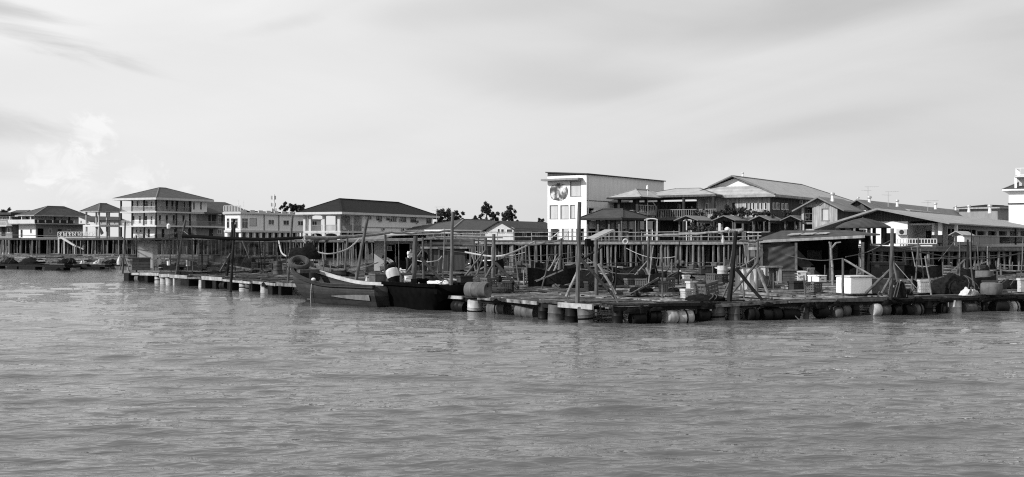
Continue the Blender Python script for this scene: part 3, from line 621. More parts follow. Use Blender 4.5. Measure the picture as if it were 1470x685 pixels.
H = House('pavilion', 'wide low pavilion with dark hip roof right of the tall mooring pole', 'pavilion', 890, 126, 52, 2.8)
ze = H.h(313); xr, yl = H.a('R', 929), H.a('L', 842)
H.hip(-.7, xr+.9, -.7, yl+.7, ze, 300, TIN_D, (865, 893), fascia=DARKP, axis='y')
for a_ in (0.15, yl*.33, yl*.66, yl-.1): H.posts([(.15, a_)], 0, ze-.15, .24, W_GREY)
for a_ in (xr*.33, xr*.66, xr-.1): H.posts([(a_, .15)], 0, ze-.15, .24, W_GREY); H.posts([(a_, yl-.15)], 0, ze-.15, .2, W_GREY)
H.rail((.1, .3), (.1, yl), 0, 1., W_GREY, sp=.6)
# --- big timber house
H = House('timber_house', 'big timber house with white gable triangle and broad grey metal roof', 'house', 1105, 140, 57, 2.8)
yl = H.a('L', 1000); xr = H.a('R', 1215); ze = H.h(279.5); fz = H.h(312); zs_ = H.h(301)
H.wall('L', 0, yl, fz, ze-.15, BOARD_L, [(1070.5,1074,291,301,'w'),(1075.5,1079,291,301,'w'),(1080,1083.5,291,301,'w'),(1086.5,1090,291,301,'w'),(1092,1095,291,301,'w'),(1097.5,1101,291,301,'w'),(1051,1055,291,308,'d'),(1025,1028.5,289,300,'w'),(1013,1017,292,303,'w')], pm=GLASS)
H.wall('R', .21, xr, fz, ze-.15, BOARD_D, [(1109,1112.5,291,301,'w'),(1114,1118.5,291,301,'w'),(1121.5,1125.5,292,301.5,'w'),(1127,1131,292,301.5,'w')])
H.box_back(0, xr, 0, yl, fz, ze-.15, BOARD_D)
for px, py in ((1148, 290), (1156, 289)): H.ac('R', px, py, 0, .9)
# broad roof: hipped skirt with a gablet on the left face, ridge running along local x
ov = 1.1; ym = yl/2; zr = H.h(252.5,'L',ym); x0, x1, y0, y1 = -ov, xr+1, -ov, yl+ov
fr = .46; gx = x0+(ym-y0)*fr*.5; zg = ze+(zr-ze)*fr
yA, yB = y0+(ym-y0)*fr, y1-(y1-ym)*fr
mb = MB(); v = [(x0,y0,ze),(x1,y0,ze),(x1,y1,ze),(x0,y1,ze),(gx,yA,zg),(gx,yB,zg),(gx-.4,ym,zr),(x1-7,ym,zr),(gx-.4,yA,zg),(gx-.4,yB,zg)]
mb.add(v, [(0,1,7,6,8),(2,3,9,6,7),(1,2,7),(3,0,4,5)]); rf = mb.build('roof', TIN_L, H.root)
cp = MB(); cp.bar(v[0], v[8], .3, .12); cp.bar(v[8], v[6], .3, .16); cp.bar(v[9], v[6], .3, .16); cp.bar(v[6], v[7], .3, .12); cp.bar(v[1], v[7], .3, .12); cp.build('ridge_cap', TIN_M, rf)
H.tri('L', yA+.25, yB-.25, ym, zg+.02, zr-.3, WHITE, off=gx+.3)
fb = MB(); fb.bb(x0, x0+.08, y0, y1, ze-.3, ze-.01); fb.bb(x0+.081, x1, y0, y0+.08, ze-.3, ze-.01); fb.bb(x0+.081, x1, y0+.081, y1, ze-.34, ze-.31); fb.build('fascia', CONC, H.root)
MB().bb(-1.4, xr, -1.4, yl+7, fz-.3, fz-.001).build('floor_slab', W_GREY, H.root)
# porch roof at the left end
px0, px1 = yl+1.2, yl+12.5
H2x0 = -3.5
mb = MB(); za, zb = H.h(281.5,'L',yl+2), H.h(270,'L',yl+2)
v = [(-3.2,yl-4,za),(6,yl-4,za),(6,yl+8,za),(-3.2,yl+8,za),(1.4,yl+.2,zb),(1.4,yl+3.6,zb)]
mb.add(v, [(0,1,4),(1,2,5,4),(2,3,5),(3,0,4,5)]); pr = mb.build('porch_roof', TIN_L, H.root)
cp = MB(); cp.bar(v[0], v[4], .25, .1); cp.bar(v[4], v[5], .25, .1); cp.bar(v[3], v[5], .25, .1); cp.build('ridge_cap', TIN_M, pr)
MB().bb(-3.2, 6, yl-4, yl+8, za-.25, za-.02).build('porch_ceiling', W_GREY, H.root)
for a_ in (yl-3.6, yl+.5, yl+4, yl+7.6): H.posts([(-2.9, a_)], 0, za-.26, .3, DARKP)
H.wall('L', yl+.05, yl+15, fz, za-.6, BOARD_D, [(973,977,292,302,'w'),(985,990,290,304,'d'),(1000,1004,291,299,'w')], off=3.0, name='porch_wall')
MB().slab([(1.5, yl+8.1, za-.5),(9, yl+8.1, za+1.2),(9, yl+16, za+1.2),(1.5, yl+16, za-.5)], .12).build('side_roof', TIN_M, H.root)
MB().bb(-3.2, 3, yl+.1, yl+15, fz-.3, fz-.002).build('porch_floor', W_GREY, H.root)
H.rail((-3.1, yl-4), (-3.1, yl+14), fz, 1.05, GREYP, sp=.25)
for k in range(8): H.posts([(-1.2, .2+yl*k/7)], 0, fz-.31, .3, W_GREY)
H.wall('L', 0, yl+8, 0, fz-.31, BOARD_D, [(1030,1036,318,335,'o'),(1050,1058,318,335,'d'),(1075,1082,318,335,'w'),(1000,1006,318,335,'d')], off=3.5, name='wall')
H.wall('R', 3.8, xr, 0, fz-.31, BOARD_D, [(1120,1128,318,335,'d'),(1140,1146,318,330,'w')], off=1, name='wall')
# row of little tile-roofed porches below it
for i, (pl, pr_, pk, lab) in enumerate(((972, 1025, 998, 'small gabled porch hut below the balcony railing of the timber house'), (1026, 1078, 1052, 'small gabled porch hut below the bushes, middle of the row'),
                                   (1079, 1124, 1100, 'small gabled porch hut below the pale windowed corner of the timber house'), (1124, 1168, 1143, 'small gabled porch hut at the right end of the row, by the little gabled house'))):
    h_ = House('porch_hut', lab, 'hut', (pl+pr_)/2+4, 124, 57, 2.8); h_.root['group'] = 'row of small porch huts on the pier'
    a1 = h_.a('L', pl+3); b1 = h_.a('R', pr_-2); e_ = h_.h(316)
    h_.gable(0, b1, -.2, a1+.4, e_, h_.h(309), TIN_M, 'x', .6, .1)
    h_.tri('L', 0, a1, a1/2, e_, h_.h(310.3), BOARD_D, off=.1)
    for p_ in ((.1,.1), (.1,a1), (b1,.1), (b1,a1)): h_.posts([p_], 0, e_-.1, .18, W_GREY)
    MB().bb(0, b1, .02, .12, e_-.35, e_-.1).build('beam', W_LIGHT if i == 0 else W_GREY, h_.root)
# --- little gabled timber house
H = House('gabled_timber_house', 'narrow timber house with pale gable front, curtained window and grey roof', 'house', 1202, 122, 57, 2.8)
yl = H.a('L', 1151); xr = H.a('R', 1233); ze = H.h(297); fz = H.h(331)+.2
yw = H.a('L', 1166)
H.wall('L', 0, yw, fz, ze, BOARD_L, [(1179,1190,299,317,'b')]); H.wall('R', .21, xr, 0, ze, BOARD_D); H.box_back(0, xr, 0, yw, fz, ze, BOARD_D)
H.wall('L', yw+.01, yl, fz, ze, BOARD_D, [(1153,1163,300,312,'w')], off=2, name='balcony_wall')
H.posts([(.15, yl-.1)], 0, ze, .3, BOARD_L); H.rail((.1,yw), (.1,yl), H.h(318), .9, W_GREY, sp=.3); MB().bb(0, 2, yw, yl, H.h(319)-.2, H.h(319)).build('balcony_floor', W_LIGHT, H.root)
H.tri('L', 0, yl, yl/2, ze+.01, H.h(283.5), BOARD_L, off=.05); H.gable(0, xr, -.9, yl+.9, ze-.35, H.h(282), TIN_M, 'x', .7, .16)
sb = MB()
for k in range(-4, 5): sb.bar((.0, yl/2, ze+.15), (.0, yl/2+.22*k, ze+.15+1.1-abs(k)*.09), .05, .05)
sb.build('sunburst_trim', W_LIGHT, H.root)
H.wall('L', 0, yl, 0, fz-.02, BOARD_L, [(1180,1190,333,342,'w')], off=.3, name='wall')
# --- house with grey gable behind
H = House('gabled_house', 'grey-roofed house squeezed between the narrow timber house and the long white hall', 'house', 1246, 128, 57, 2.8)
yl = H.a('L', 1218); xr = H.a('R', 1420)
H.wall('L', 0, yl, 0, H.h(301), BOARD_D, [(1230,1236,302,307,'w'),(1238,1243,302,307,'w')]); H.wall('R', .21, xr*.6, 0, H.h(301), GREYP); H.tri('L', 0, yl, yl/2, H.h(301)+.01, H.h(288), BOARD_D)
H.gable(0, xr, -.9, yl+.9, H.h(301), H.h(286), TIN_M, 'x', .6, .14); H.box_back(0, xr*.6, 0, yl, 0, H.h(301), GREYP)
# --- long white hall on the right
H = House('long_hall', 'long white hall with corrugated gable and open porch at the right', 'building', 1352, 97, 58, 2.3)
yl = H.a('L', 1222); xr = H.a('R', 1640); ze = H.h(317)
yw = H.a('L', 1303)
H.wall('L', yw, yl, 0, ze, WHITE, [(1228,1243,330,345,'o')], off=.0, name='wall')
H.wall('L', .3, yw+1, 0, ze, PALEG, [(1308,1317,330,342,'d'),(1329,1337,331,345,'d')], off=4.0, name='porch_wall')
MB().bb(.01, 4, yw, yw+.2, 0, ze).build('porch_side_wall', PALEG, H.root)
H.wall('R', .4, xr, 1.0, ze-.2, PALEG, [(1372+k*15.5, 1384+k*15.5, 332, 350, 'o') for k in range(18)], off=.7, name='wall')
H.box_back(.4, xr, .7, yl, 0, ze-.2, PALEG)
MB().bb(2, xr-1, 5, yl-1, 0, .1).build('floor', CONC, H.root)
pkz = H.h(302,'L',yl*.68); yp = H.a('L', 1265)
mb = MB(); f = [(.0,0,ze),(.0,yl+1.5,ze-.1),(.0,yp,pkz)]; mb.add(f+[(.15,b,c) for _, b, c in f], [(0,1,2),(5,4,3),(0,3,4,1),(1,4,5,2),(2,5,3,0)]); mb.build('gable_wall', CORR_D, H.root)
mb = MB(); mb.slab([(-1.4,-.9,ze-.2),(xr,-.9,ze-.2),(xr,yp,pkz+.15),(-1.4,yp,pkz+.15)], .12); mb.slab([(-1.4,yl+3,ze-.6),(xr,yl+3,ze-.6),(xr,yp+.01,pkz+.15),(-1.4,yp+.01,pkz+.15)], .12); mb.build('roof', TIN_H, H.root)
fb = MB(); fb.bar((-1.44,-.9,ze-.25), (-1.44,yp,pkz+.1), .06, .16); fb.bar((-1.44,yl+3,ze-.65), (-1.44,yp,pkz+.1), .06, .16); fb.build('barge_board', GREYP, H.root)
for p_ in ((.15,.15), (.15, yl-.1)): H.posts([p_], 1.0, ze-.1, .32, WHITE); H.posts([p_], 0, 1.0, .33, DARKP)
for k in range(1, 9): H.posts([(xr*k/9, -.7)], 0, ze-.3, .2, DARKP)
H.posts([(2.6,-.7)], 0, ze-.3, .26, WHITE)
for k in range(5): 
    x_ = 5+k*3.2; MB().bb(x_, x_+.5, .25, .69, ze-1.3, ze-.65).build('wall_box', DARKP, H.root)
H.rail((-.6,.3), (-.6,yw+1), .15, .5, CREAM, sp=.25, bal=.07)
pn = MB()
for k in range(8): pn.bb(.6+k*3.1, 3.5+k*3.1, -.95, -.89, .1, .85)
pn.build('low_panel', GREYP, H.root); MB().bar((-.2,-.93,.95), (xr,-.93,.95), .12, .12).build('handrail', CONC, H.root)
u = H.a('L', 1296); mb = MB(); mb.bb(-.45, -.02, u-.45, u+.45, H.h(337), H.h(329)); ac = mb.build('air_conditioner', CRATEL, H.root); MB().lathe([(.2,0),(.2,.02)], (-.46, u, H.h(333)), (-1,0,0), 14).build('fan_grille', DARKP, ac)
# --- second long roof behind the hall
H = House('long_hall', 'second long grey metal roof rising behind the white hall, dotted with ventilators', 'building', 1300, 142, 58, 2.6)
xr = H.a('R', 1500); yl = 7; H.wall('R', 0, xr, 0, H.h(302), GREYP); H.wall('L', .21, yl, 0, H.h(302), GREYP); H.box_back(0, xr, 0, yl, 0, H.h(302), GREYP); H.gable(0, xr, -.6, yl+.6, H.h(301.5), H.h(291.5,'L',yl/2), TIN_H, 'x', .4, .14); H.tri('L', 0, yl, yl/2, H.h(302)+.01, H.h(292.5,'L',yl/2), GREYP)
H = House('hip_roof_house', 'house with black pitched roof showing between the hall roof and the tower block', 'house', 1432, 165, 40, 2.7)
H.wall('R', 0, 10, 0, 5, GREYP); H.wall('L', .21, 6, 0, 5, GREYP); H.box_back(0, 10, 0, 6, 0, 5, GREYP); H.hip(-.6, 10.6, -.6, 6.6, 4.4+.6, H.h(293.5), T_DARK, (.25, .75))
H = House('tower_block', 'white tower block with rooftop terrace cut by the right edge of the photo', 'building', 1510, 150, 62, 2.7)
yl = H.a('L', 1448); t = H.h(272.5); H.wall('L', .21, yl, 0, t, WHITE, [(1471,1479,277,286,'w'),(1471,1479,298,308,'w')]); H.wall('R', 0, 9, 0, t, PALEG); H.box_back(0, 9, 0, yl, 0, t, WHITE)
MB().bb(-.12, 9.1, -.12, yl+.1, H.h(292.5), H.h(291)).build('string_course', DARKP, H.root)
H.hip(-.7, 9.7, -.7, yl+.75, t+.15, H.h(256), T_MID, (.35, .65), fascia=WHITE, axis='y')
y1_ = H.a('L', 1463, 1.2); MB().bb(1.2, 7, 1, y1_, t+.3, H.h(253.5)).build('stair_tower', PALEG, H.root)
y2_ = H.a('L', 1457); MB().bb(-.3, 8, .5, y2_, H.h(253.4), H.h(251)).build('terrace_slab', PALEG, H.root)
H.rail((-.1,.6), (-.1,y2_-.1), H.h(251), 1.0, STEELW, sp=.5); H.rail((-.1,y2_-.15), (7.9,y2_-.15), H.h(251), 1.0, STEELW, sp=.5)
MB().bb(-.15, .1, y1_+.2, y1_+.5, t+.3, H.h(253.5)).build('terrace_post', WHITE, H.root)
# --- gazebo in front of the hall
H = House('gazebo', 'dark eight-sided gazebo with curved roof in front of the white hall', 'gazebo', 1262, 88, 20, 2.55)
mb = MB(); c = (0, 2.0, 0); ze = H.h(325.5)
mb.lathe([(2.15, ze-.1), (2.15, ze), (1.5, ze+.35), (.7, ze+.6), (.08, ze+.72), (.05, ze+.8)], (0,2,0), (0,0,1), 8); mb.build('roof', TIN_D, H.root)
for k in range(8): t = 2*pi*(k+.5)/8; H.posts([(1.75*cos(t), 2+1.75*sin(t))], 0, ze-.1, .2, POLE_D)
MB().lathe([(2.0,-.1),(2.0,.02)], (0,2,0), (0,0,1), 8).build('floor', W_GREY, H.root)
tb = MB(); tb.lathe([(.6,.72),(.6,.78)], (0,2,0), (0,0,1), 14); tb.lathe([(.06,.02),(.06,.72)], (0,2,0), (0,0,1), 8); tb.build('table', W_GREY, H.root)
bs = MB(); bs.bb(1.2, 2.1, .6, .68, ze-1.35, ze-.5); bs.build('hanging_board', DARKP, H.root)

# ---------------------------------------------------------------- roof ventilators and antennas
def vent(px, py, d, sc, label):
    sc *= .56; p = P(px, py, d); r = empty('roof_ventilator', (p.x, p.y, p.z), label, 'ventilator', group='turbine ventilators on the metal roofs')
    MB().lathe([(.26*sc,-.5*sc),(.18*sc,.1*sc),(.18*sc,.3*sc)], (0,0,0), (0,0,1), 12).build('flashing', STEELW, r, True)
    MB().lathe([(.16*sc,.31*sc),(.3*sc,.38*sc),(.33*sc,.52*sc),(.27*sc,.66*sc),(.08*sc,.74*sc)], (0,0,0), (0,0,1), 14).build('turbine', METAL, r, True)
for a in ((1066, 251.8, 148, 1.0, 'small white ventilator on the ridge of the big timber house'), (1195, 284, 124, 1.5, 'white ventilator on the ridge of the narrow timber house'),
          (1248, 288.5, 131, 1.5, 'white ventilator below the taller antenna'), (1288, 292.5, 128, 1.2, 'ventilator on the rear roof just right of the lower antenna'),
          (1343, 296.5, 135, 1.2, 'ventilator mid-way along the rear hall roof'), (1372, 299, 140, .9, 'smallest ventilator on the rear hall roof'),
          (1391, 300.5, 143, 1.4, 'ventilator on the rear hall roof behind the stained roof patch'), (1421, 301, 145, 1.7, 'large white ventilator against the black pitched roof'), (1232, 287, 131, .9, 'low ventilator at the left end of the rear gabled roof')):
    vent(*a)
def antenna(px, pt, pb, d, label, sweep=1):
    p = P(px, pb, d); q = P(px, pt, d); h_ = q.z-p.z; r = empty('tv_antenna', (p.x, p.y, p.z), label, 'antenna', group='television aerials on the roofs')
    MB().tube((0,0,-.6), (0,0,h_), .035, .025, 6).build('mast', METAL, r)
    for fz, s in ((.98, 1), (.66, -1)):
        m_ = MB(); m_.bar((-.35*s,0,h_*fz), (1.3*s*(1 if fz > .8 else .6),0,h_*fz+.02), .03)
        for k in range(6): m_.bar((-.3*s+k*.24*s*(1 if fz > .8 else .55), -.35, h_*fz), (-.3*s+k*.24*s*(1 if fz > .8 else .55), .35, h_*fz), .02)
        m_.build('aerial', METAL, r)
antenna(1246, 268, 284, 133, 'taller aerial left of the pair above the rear gabled roof'); antenna(1275, 275, 290, 133, 'lower aerial right of the pair above the rear gabled roof', -1)
antenna(1332, 288, 296, 136, 'faint aerial above the middle of the rear hall roof'); antenna(627, 297, 312, 175, 'thin aerial rising at the right end of the dark hip roof')
# telecom mast
p = P(393, 303, 300); r = empty('telecom_mast', (p.x, p.y, 3), 'pale telecom mast with stacked antenna panels behind the cream flat-roofed building', 'mast')
hh = P(393, 279, 300).z-3; MB().tube((0,0,0), (0,0,hh), .35, .2, 8).build('pole', STEELW, r)
for z_ in (hh-.9, hh-2.8, hh-4.3):
    for k in range(3):
        t = 2*pi*k/3+.4+z_; MB().box((.55*cos(t), .55*sin(t), z_), (.35, .35, 1.0), t).build('antenna_panel', CRATEL, r)

# ---------------------------------------------------------------- trees and bushes
def leaves(n, blobs, size, m, name, parent, seed=0):
    rg = random.Random(seed); mb = MB(); tot = sum(b[3]**2 for b in blobs)
    for (bx, by, bz, br) in blobs:
        sub = [(rg.gauss(0,.62)*br, rg.gauss(0,.62)*br, rg.gauss(0,.55)*br, rg.uniform(.14,.40)*br) for _ in range(11)]
        for _ in range(int(n*br*br/tot)):
            sx, sy, sz, sr = rg.choice(sub); v = Vector((rg.gauss(0,1), rg.gauss(0,1), rg.gauss(0,1))).normalized()*sr*rg.uniform(.4,1.45)
            c = Vector((bx+sx, by+sy, bz+sz))+v; a = Vector((rg.gauss(0,1), rg.gauss(0,1), rg.gauss(0,1))).normalized(); b = a.cross(Vector((rg.gauss(0,1), rg.gauss(0,1), rg.gauss(0,1)))).normalized(); s_ = size*rg.uniform(.5,1.3)
            mb.add([c-a*s_, c+b*s_*.5, c+a*s_, c-b*s_*.5], [(0,1,2,3)])
    return mb.build(name, m, parent)
def tree(px, d, z0, blobs_px, n, size, label, seed, m=LEAF, grp='trees behind the village'):
    p = P(px, YH, d); r = empty('tree', (p.x, p.y, z0), label, 'tree', group=grp)
    bl = []
    for bx, by, rp in blobs_px: q = P(bx, by, d); bl.append((q.x-p.x, random.uniform(-1, 1)*rp*d/F*.5, q.z-z0, rp*d/F))
    tk = MB(); top = max(b[2] for b in bl); tk.tube((0,0,0), (0,0,top*.75), .3, .12, 8, rings=4, wob=.15)
    for b in bl: tk.sweep([(0,0,b[2]*.55), (b[0]*.5, b[1]*.5, b[2]*.8), (b[0], b[1], b[2])], .1, 6, .04)
    tk.build('trunk', BARK, r); leaves(int(n*2.0), bl, size*.62, m, 'crown', r, seed)
tree(634, 230, 1, [(634,306,8),(629,314,7),(643,312,7),(636,320,8)], 1900, .38, 'dark round tree at the right end of the dark hip roof', 1)
tree(656, 232, 1, [(656,308,6),(661,314,6),(652,317,6)], 1200, .38, 'smaller loose tree right of the tall pale mooring pole', 2)
tree(699, 228, 1, [(697,294,5),(699,302,6),(690,313,6),(706,309,7),(712,314,6),(683,316,5)], 2300, .34, 'tallest tree with a narrow top behind the gabled house', 3)
tree(731, 228, 1, [(732,301,6),(731,307,7),(724,313,7),(736,312,6)], 1700, .34, 'round-topped tree right of the tallest tree', 4)
tree(417, 250, 1, [(409,299,5),(418,298,5),(426,297,4.5),(432,300,5),(436,304,4)], 1500, .42, 'low dark tree behind the cream flat-roofed building', 5)
tree(776, 235, 1, [(776,317,3.5)], 220, .4, 'tiny treetop above the long dark roof', 6)
tree(10, 330, 1, [(4,306,6),(14,309,5)], 500, .6, 'low dark tree at the left edge behind the flat-roofed house', 7)
def bush(px, py, d, blobs, n, size, label, m, z0=2.8, grp='bushes beside the timber house'):
    p = P(px, YH, d); r = empty('bush', (p.x, p.y, z0), label, 'bush', group=grp); bl = []
    for bx, by, rp in blobs: q = P(bx, by, d); bl.append((q.x-p.x, random.uniform(-.3,.3), q.z-z0, rp*d/F))
    st = MB()
    for b in bl: st.sweep([(0,0,0), (b[0]*.4, 0, b[2]*.6), (b[0], b[1], b[2])], .05, 5, .02)
    st.build('stem', BARK, r); leaves(n, bl, size, m, 'foliage', r, int(px))
bush(1045, 305, 128, [(1035,306,8),(1046,304,9),(1056,305,8),(1026,308,6)], 2200, .16, 'large dark bush mass in front of the timber house', LEAF)
bush(1000, 308, 129, [(1000,306,5),(1008,308,5),(996,310,4)], 700, .16, 'smaller bush beside the balcony of the timber house', LEAF2)
bush(1069, 306, 127, [(1066,303,5),(1074,306,5),(1068,309,5)], 800, .16, 'paler leafy bush right of the large dark bush mass', LEAF2)
bush(1090, 308, 127, [(1086,307,5),(1094,309,5)], 700, .15, 'spiky bush below the pale corner windows', LEAF2)
bush(1128, 308, 126, [(1126,306,4.5),(1133,309,4)], 500, .15, 'dark potted bush below the dark side wall', LEAF)
bush(1104, 308, 126, [(1102,308,4),(1109,310,3.5)], 400, .15, 'small bush at the corner of the timber house', LEAF)
bush(1000, 328, 120, [(992,325,6),(1006,328,6),(999,331,6)], 900, .14, 'leafy bush growing under the first porch hut', LEAF2)
bush(1020, 330, 120, [(1016,327,5),(1024,330,5)], 600, .14, 'leafy bush between the first and second porch huts', LEAF2)
# ---------------------------------------------------------------- piers
def pier(label, A, B, zd, width, sp, r, rows=3, rail=True, deep=True, panels=False, cat='pier', name='stilt_pier', seed=0):
    rg = random.Random(seed); A, B = Vector(A), Vector(B); L_ = (B-A).length; rz = math.atan2(B.y-A.y, B.x-A.x)
    r0 = empty(name, (A.x, A.y, 0), label, cat, rz)
    dk = MB(); k = 0.
    while k < L_-.2:
        w_ = min(rg.uniform(1.6, 3.2), L_-k); dk.bb(k, k+w_-.04, rg.uniform(-.08,.05), width, zd-.1, zd+rg.uniform(-.01,.02)); k += w_
    dk.build('deck', W_GREY, r0)
    eb = MB(); k = 0.
    while k < L_-.2:
        w_ = min(rg.uniform(3, 5), L_-k); z_ = zd-.14+rg.uniform(-.05,.03); eb.bb(k, k+w_, -.16, -.1, z_-.22, z_+.02); k += w_
    eb.bb(0, L_, -.05, .15, zd-.42, zd-.12); eb.build('edge_beam', BEAM_L if rail else W_GREY, r0)
    n = int(L_/sp)
    for i in range(min(n, 98)):
        x_ = i*L_/n+rg.uniform(-.35,.35)*sp; lean = rg.uniform(-.12,.12); rr = r*rg.uniform(.7,1.25)
        m_ = MB(); m_.tube((x_, rg.uniform(-.05,.25), -.8), (x_+lean, rg.uniform(0,.2), zd-.15), rr*1.1, rr, 7); m_.build('pile', PILE, r0, True)
    st = MB()
    for j in range(rows):
        for i in range(int(n*1.2)):
            x_ = rg.uniform(0, L_); y_ = 1.2+j*1.5+rg.uniform(-.5,.5); st.tube((x_, y_, -.6), (x_+rg.uniform(-.2,.2), y_, zd-.15), r*rg.uniform(.6,1), None, 5)
    st.build('piles', PILE, r0)['kind'] = 'stuff'
    if deep:                                    # dark backing added behind the piles, standing in for shade under the deck
        tb = MB(); k = 0
        while k < L_: w_ = rg.uniform(.25,.5); tb.bb(k, k+w_-.03, 7.5+rg.uniform(-.3,.3), 7.9, -.6, zd-.12); k += w_
        tb.build('shade_backing', W_DARK, r0)
    if rail:
        ra = MB(); k = 0.
        while k < L_-.2:
            w_ = min(rg.uniform(2.5, 6), L_-k)
            for h_ in (.45, .9): ra.bar((k, -.05, zd+h_+rg.uniform(-.05,.05)), (k+w_, -.05, zd+h_+rg.uniform(-.05,.05)), .1, .09)
            k += w_
        q = 0.
        while q < L_: ra.bar((q, -.03, zd), (q+rg.uniform(-.05,.05), -.03, zd+rg.uniform(.85,1.1)), .09); q += rg.uniform(1.4,2.3)
        ra.build('railing', BEAM_L if seed == 4 else W_LIGHT, r0)
    return r0
def PP(px, d): q = P(px, YH, d); return (q.x, q.y, 0)
pier('long stilt pier under the houses at the far left', PP(-25, 239), PP(338, 214), 3.2, 30, 1.35, .13, 3, rail=False, seed=1)
pier('stilt pier under the cream flat-roofed building and the arcaded house', PP(336, 188), PP(560, 165), 2.85, 28, 1.25, .12, 2, rail=False, seed=2)
pier('stilt pier behind the tin-roofed work shed', PP(556, 160), PP(700, 140), 2.8, 28, 1.3, .12, 2, rail=True, seed=3)
pier('tall stilt pier in the centre with a double rail and closely set pale piles', PP(690, 119), PP(1080, 117), 2.78, 30, .60, .11, 3, seed=4)
pier('stilt pier under the white hall and dark gazebo at the right', PP(1075, 100), PP(1240, 95), 2.35, 30, .75, .12, 2, seed=5)
pier('stilt pier with thick concrete-grey piles at the far right', PP(1238, 92), PP(1345, 92.5), 2.3, 30, .85, .15, 2, rail=False, seed=6)
pier('long stilt pier running off the right edge below the low panels', PP(1343, 93.5), PP(1560, 98), 2.3, 30, .75, .12, 2, rail=False, seed=7)
# white lattice landing with gangway at the left
p = P(85, YH, 232); H = House('gangway', 'white lattice railing and white stair ramp going down to the far left raft', 'gangway', 83, 230, 4, 0)
xr = H.a('R', 137); zt = H.h(341); MB().bb(0, xr, 0, 2.5, zt-.25, zt).build('landing', STEELW, H.root); H.rail((0,.05), (xr,.05), zt, 1.15, STEELW, sp=.55, bal=.12)
lx = MB()
for k in range(8): lx.bar((xr*k/8+.15,.03,zt+.15), (xr*(k+1)/8-.1,.03,zt+1.05), .08); lx.bar((xr*k/8+.15,.06,zt+1.05), (xr*(k+1)/8-.1,.06,zt+.15), .08)
lx.build('lattice', STEELW, H.root)
rm = MB(); rm.bar((H.a('R',89), -.6, H.h(340.5)), (H.a('R',109), -.6, H.h(352.5)), 1.0, .35); rm.bar((H.a('R',109), -.6, H.h(352.5)), (H.a('R',122), -.6, H.h(358)), .9, .2); rm.build('ramp', STEELW, H.root)
for px in (84, 92, 107, 121, 136): H.posts([(H.a('R', px), .1)], -.6, zt-.26 if px != 107 else H.h(353), .28, CREAM)

# ---------------------------------------------------------------- fish farm rafts
RC, RA_, RB_ = Vector((3.3, 39.0)), Vector((.930, .367)), Vector((-.6, .8))
def S(s, t, z=0.): q = RC+RA_*s+RB_*t; return Vector((q.x, q.y, z))
def inv(x, y):
    det = RA_.x*RB_.y-RA_.y*RB_.x; dx, dy_ = x-RC.x, y-RC.y
    return ((dx*RB_.y-dy_*RB_.x)/det, (RA_.x*dy_-RA_.y*dx)/det)
CELL = 3.6; covered = {(0, 0)}
def on_deck(px, py):
    d = min(dd(py), 104); p = P(px, YH, d); s, t = inv(p.x, p.y); covered.add((int(s//CELL), int(t//CELL))); return Vector((p.x, p.y, DZ)), d
ra_edge = {}
def drum_mesh(kind, r=.29, l=.88):
    mb = MB()
    if l < .75: return mb.lathe([(r*.6,-l/2+.01),(r*.8,-l/2),(r*.93,-l/2+.03),(r*.99,-l/2+.09),(r*1.0,-l*.1),(r*1.015,0),(r*1.0,l*.1),(r*.99,l/2-.09),(r*.93,l/2-.03),(r*.8,l/2),(r*.6,l/2-.01)], (0,0,0), (0,0,1) if kind == 'v' else (1,0,0), 22)
    mb.lathe([(r*.86,-l/2+.02),(r*.97,-l/2+.0),(r,-l/2+.04),(r,-l*.18),(r*1.04,-l*.16),(r,-l*.14),(r,l*.14),(r*1.04,l*.16),(r,l*.18),(r,l/2-.04),(r*.97,l/2),(r*.86,l/2-.02)], (0,0,0), (0,0,1) if kind == 'v' else (1,0,0), 22)
    return mb
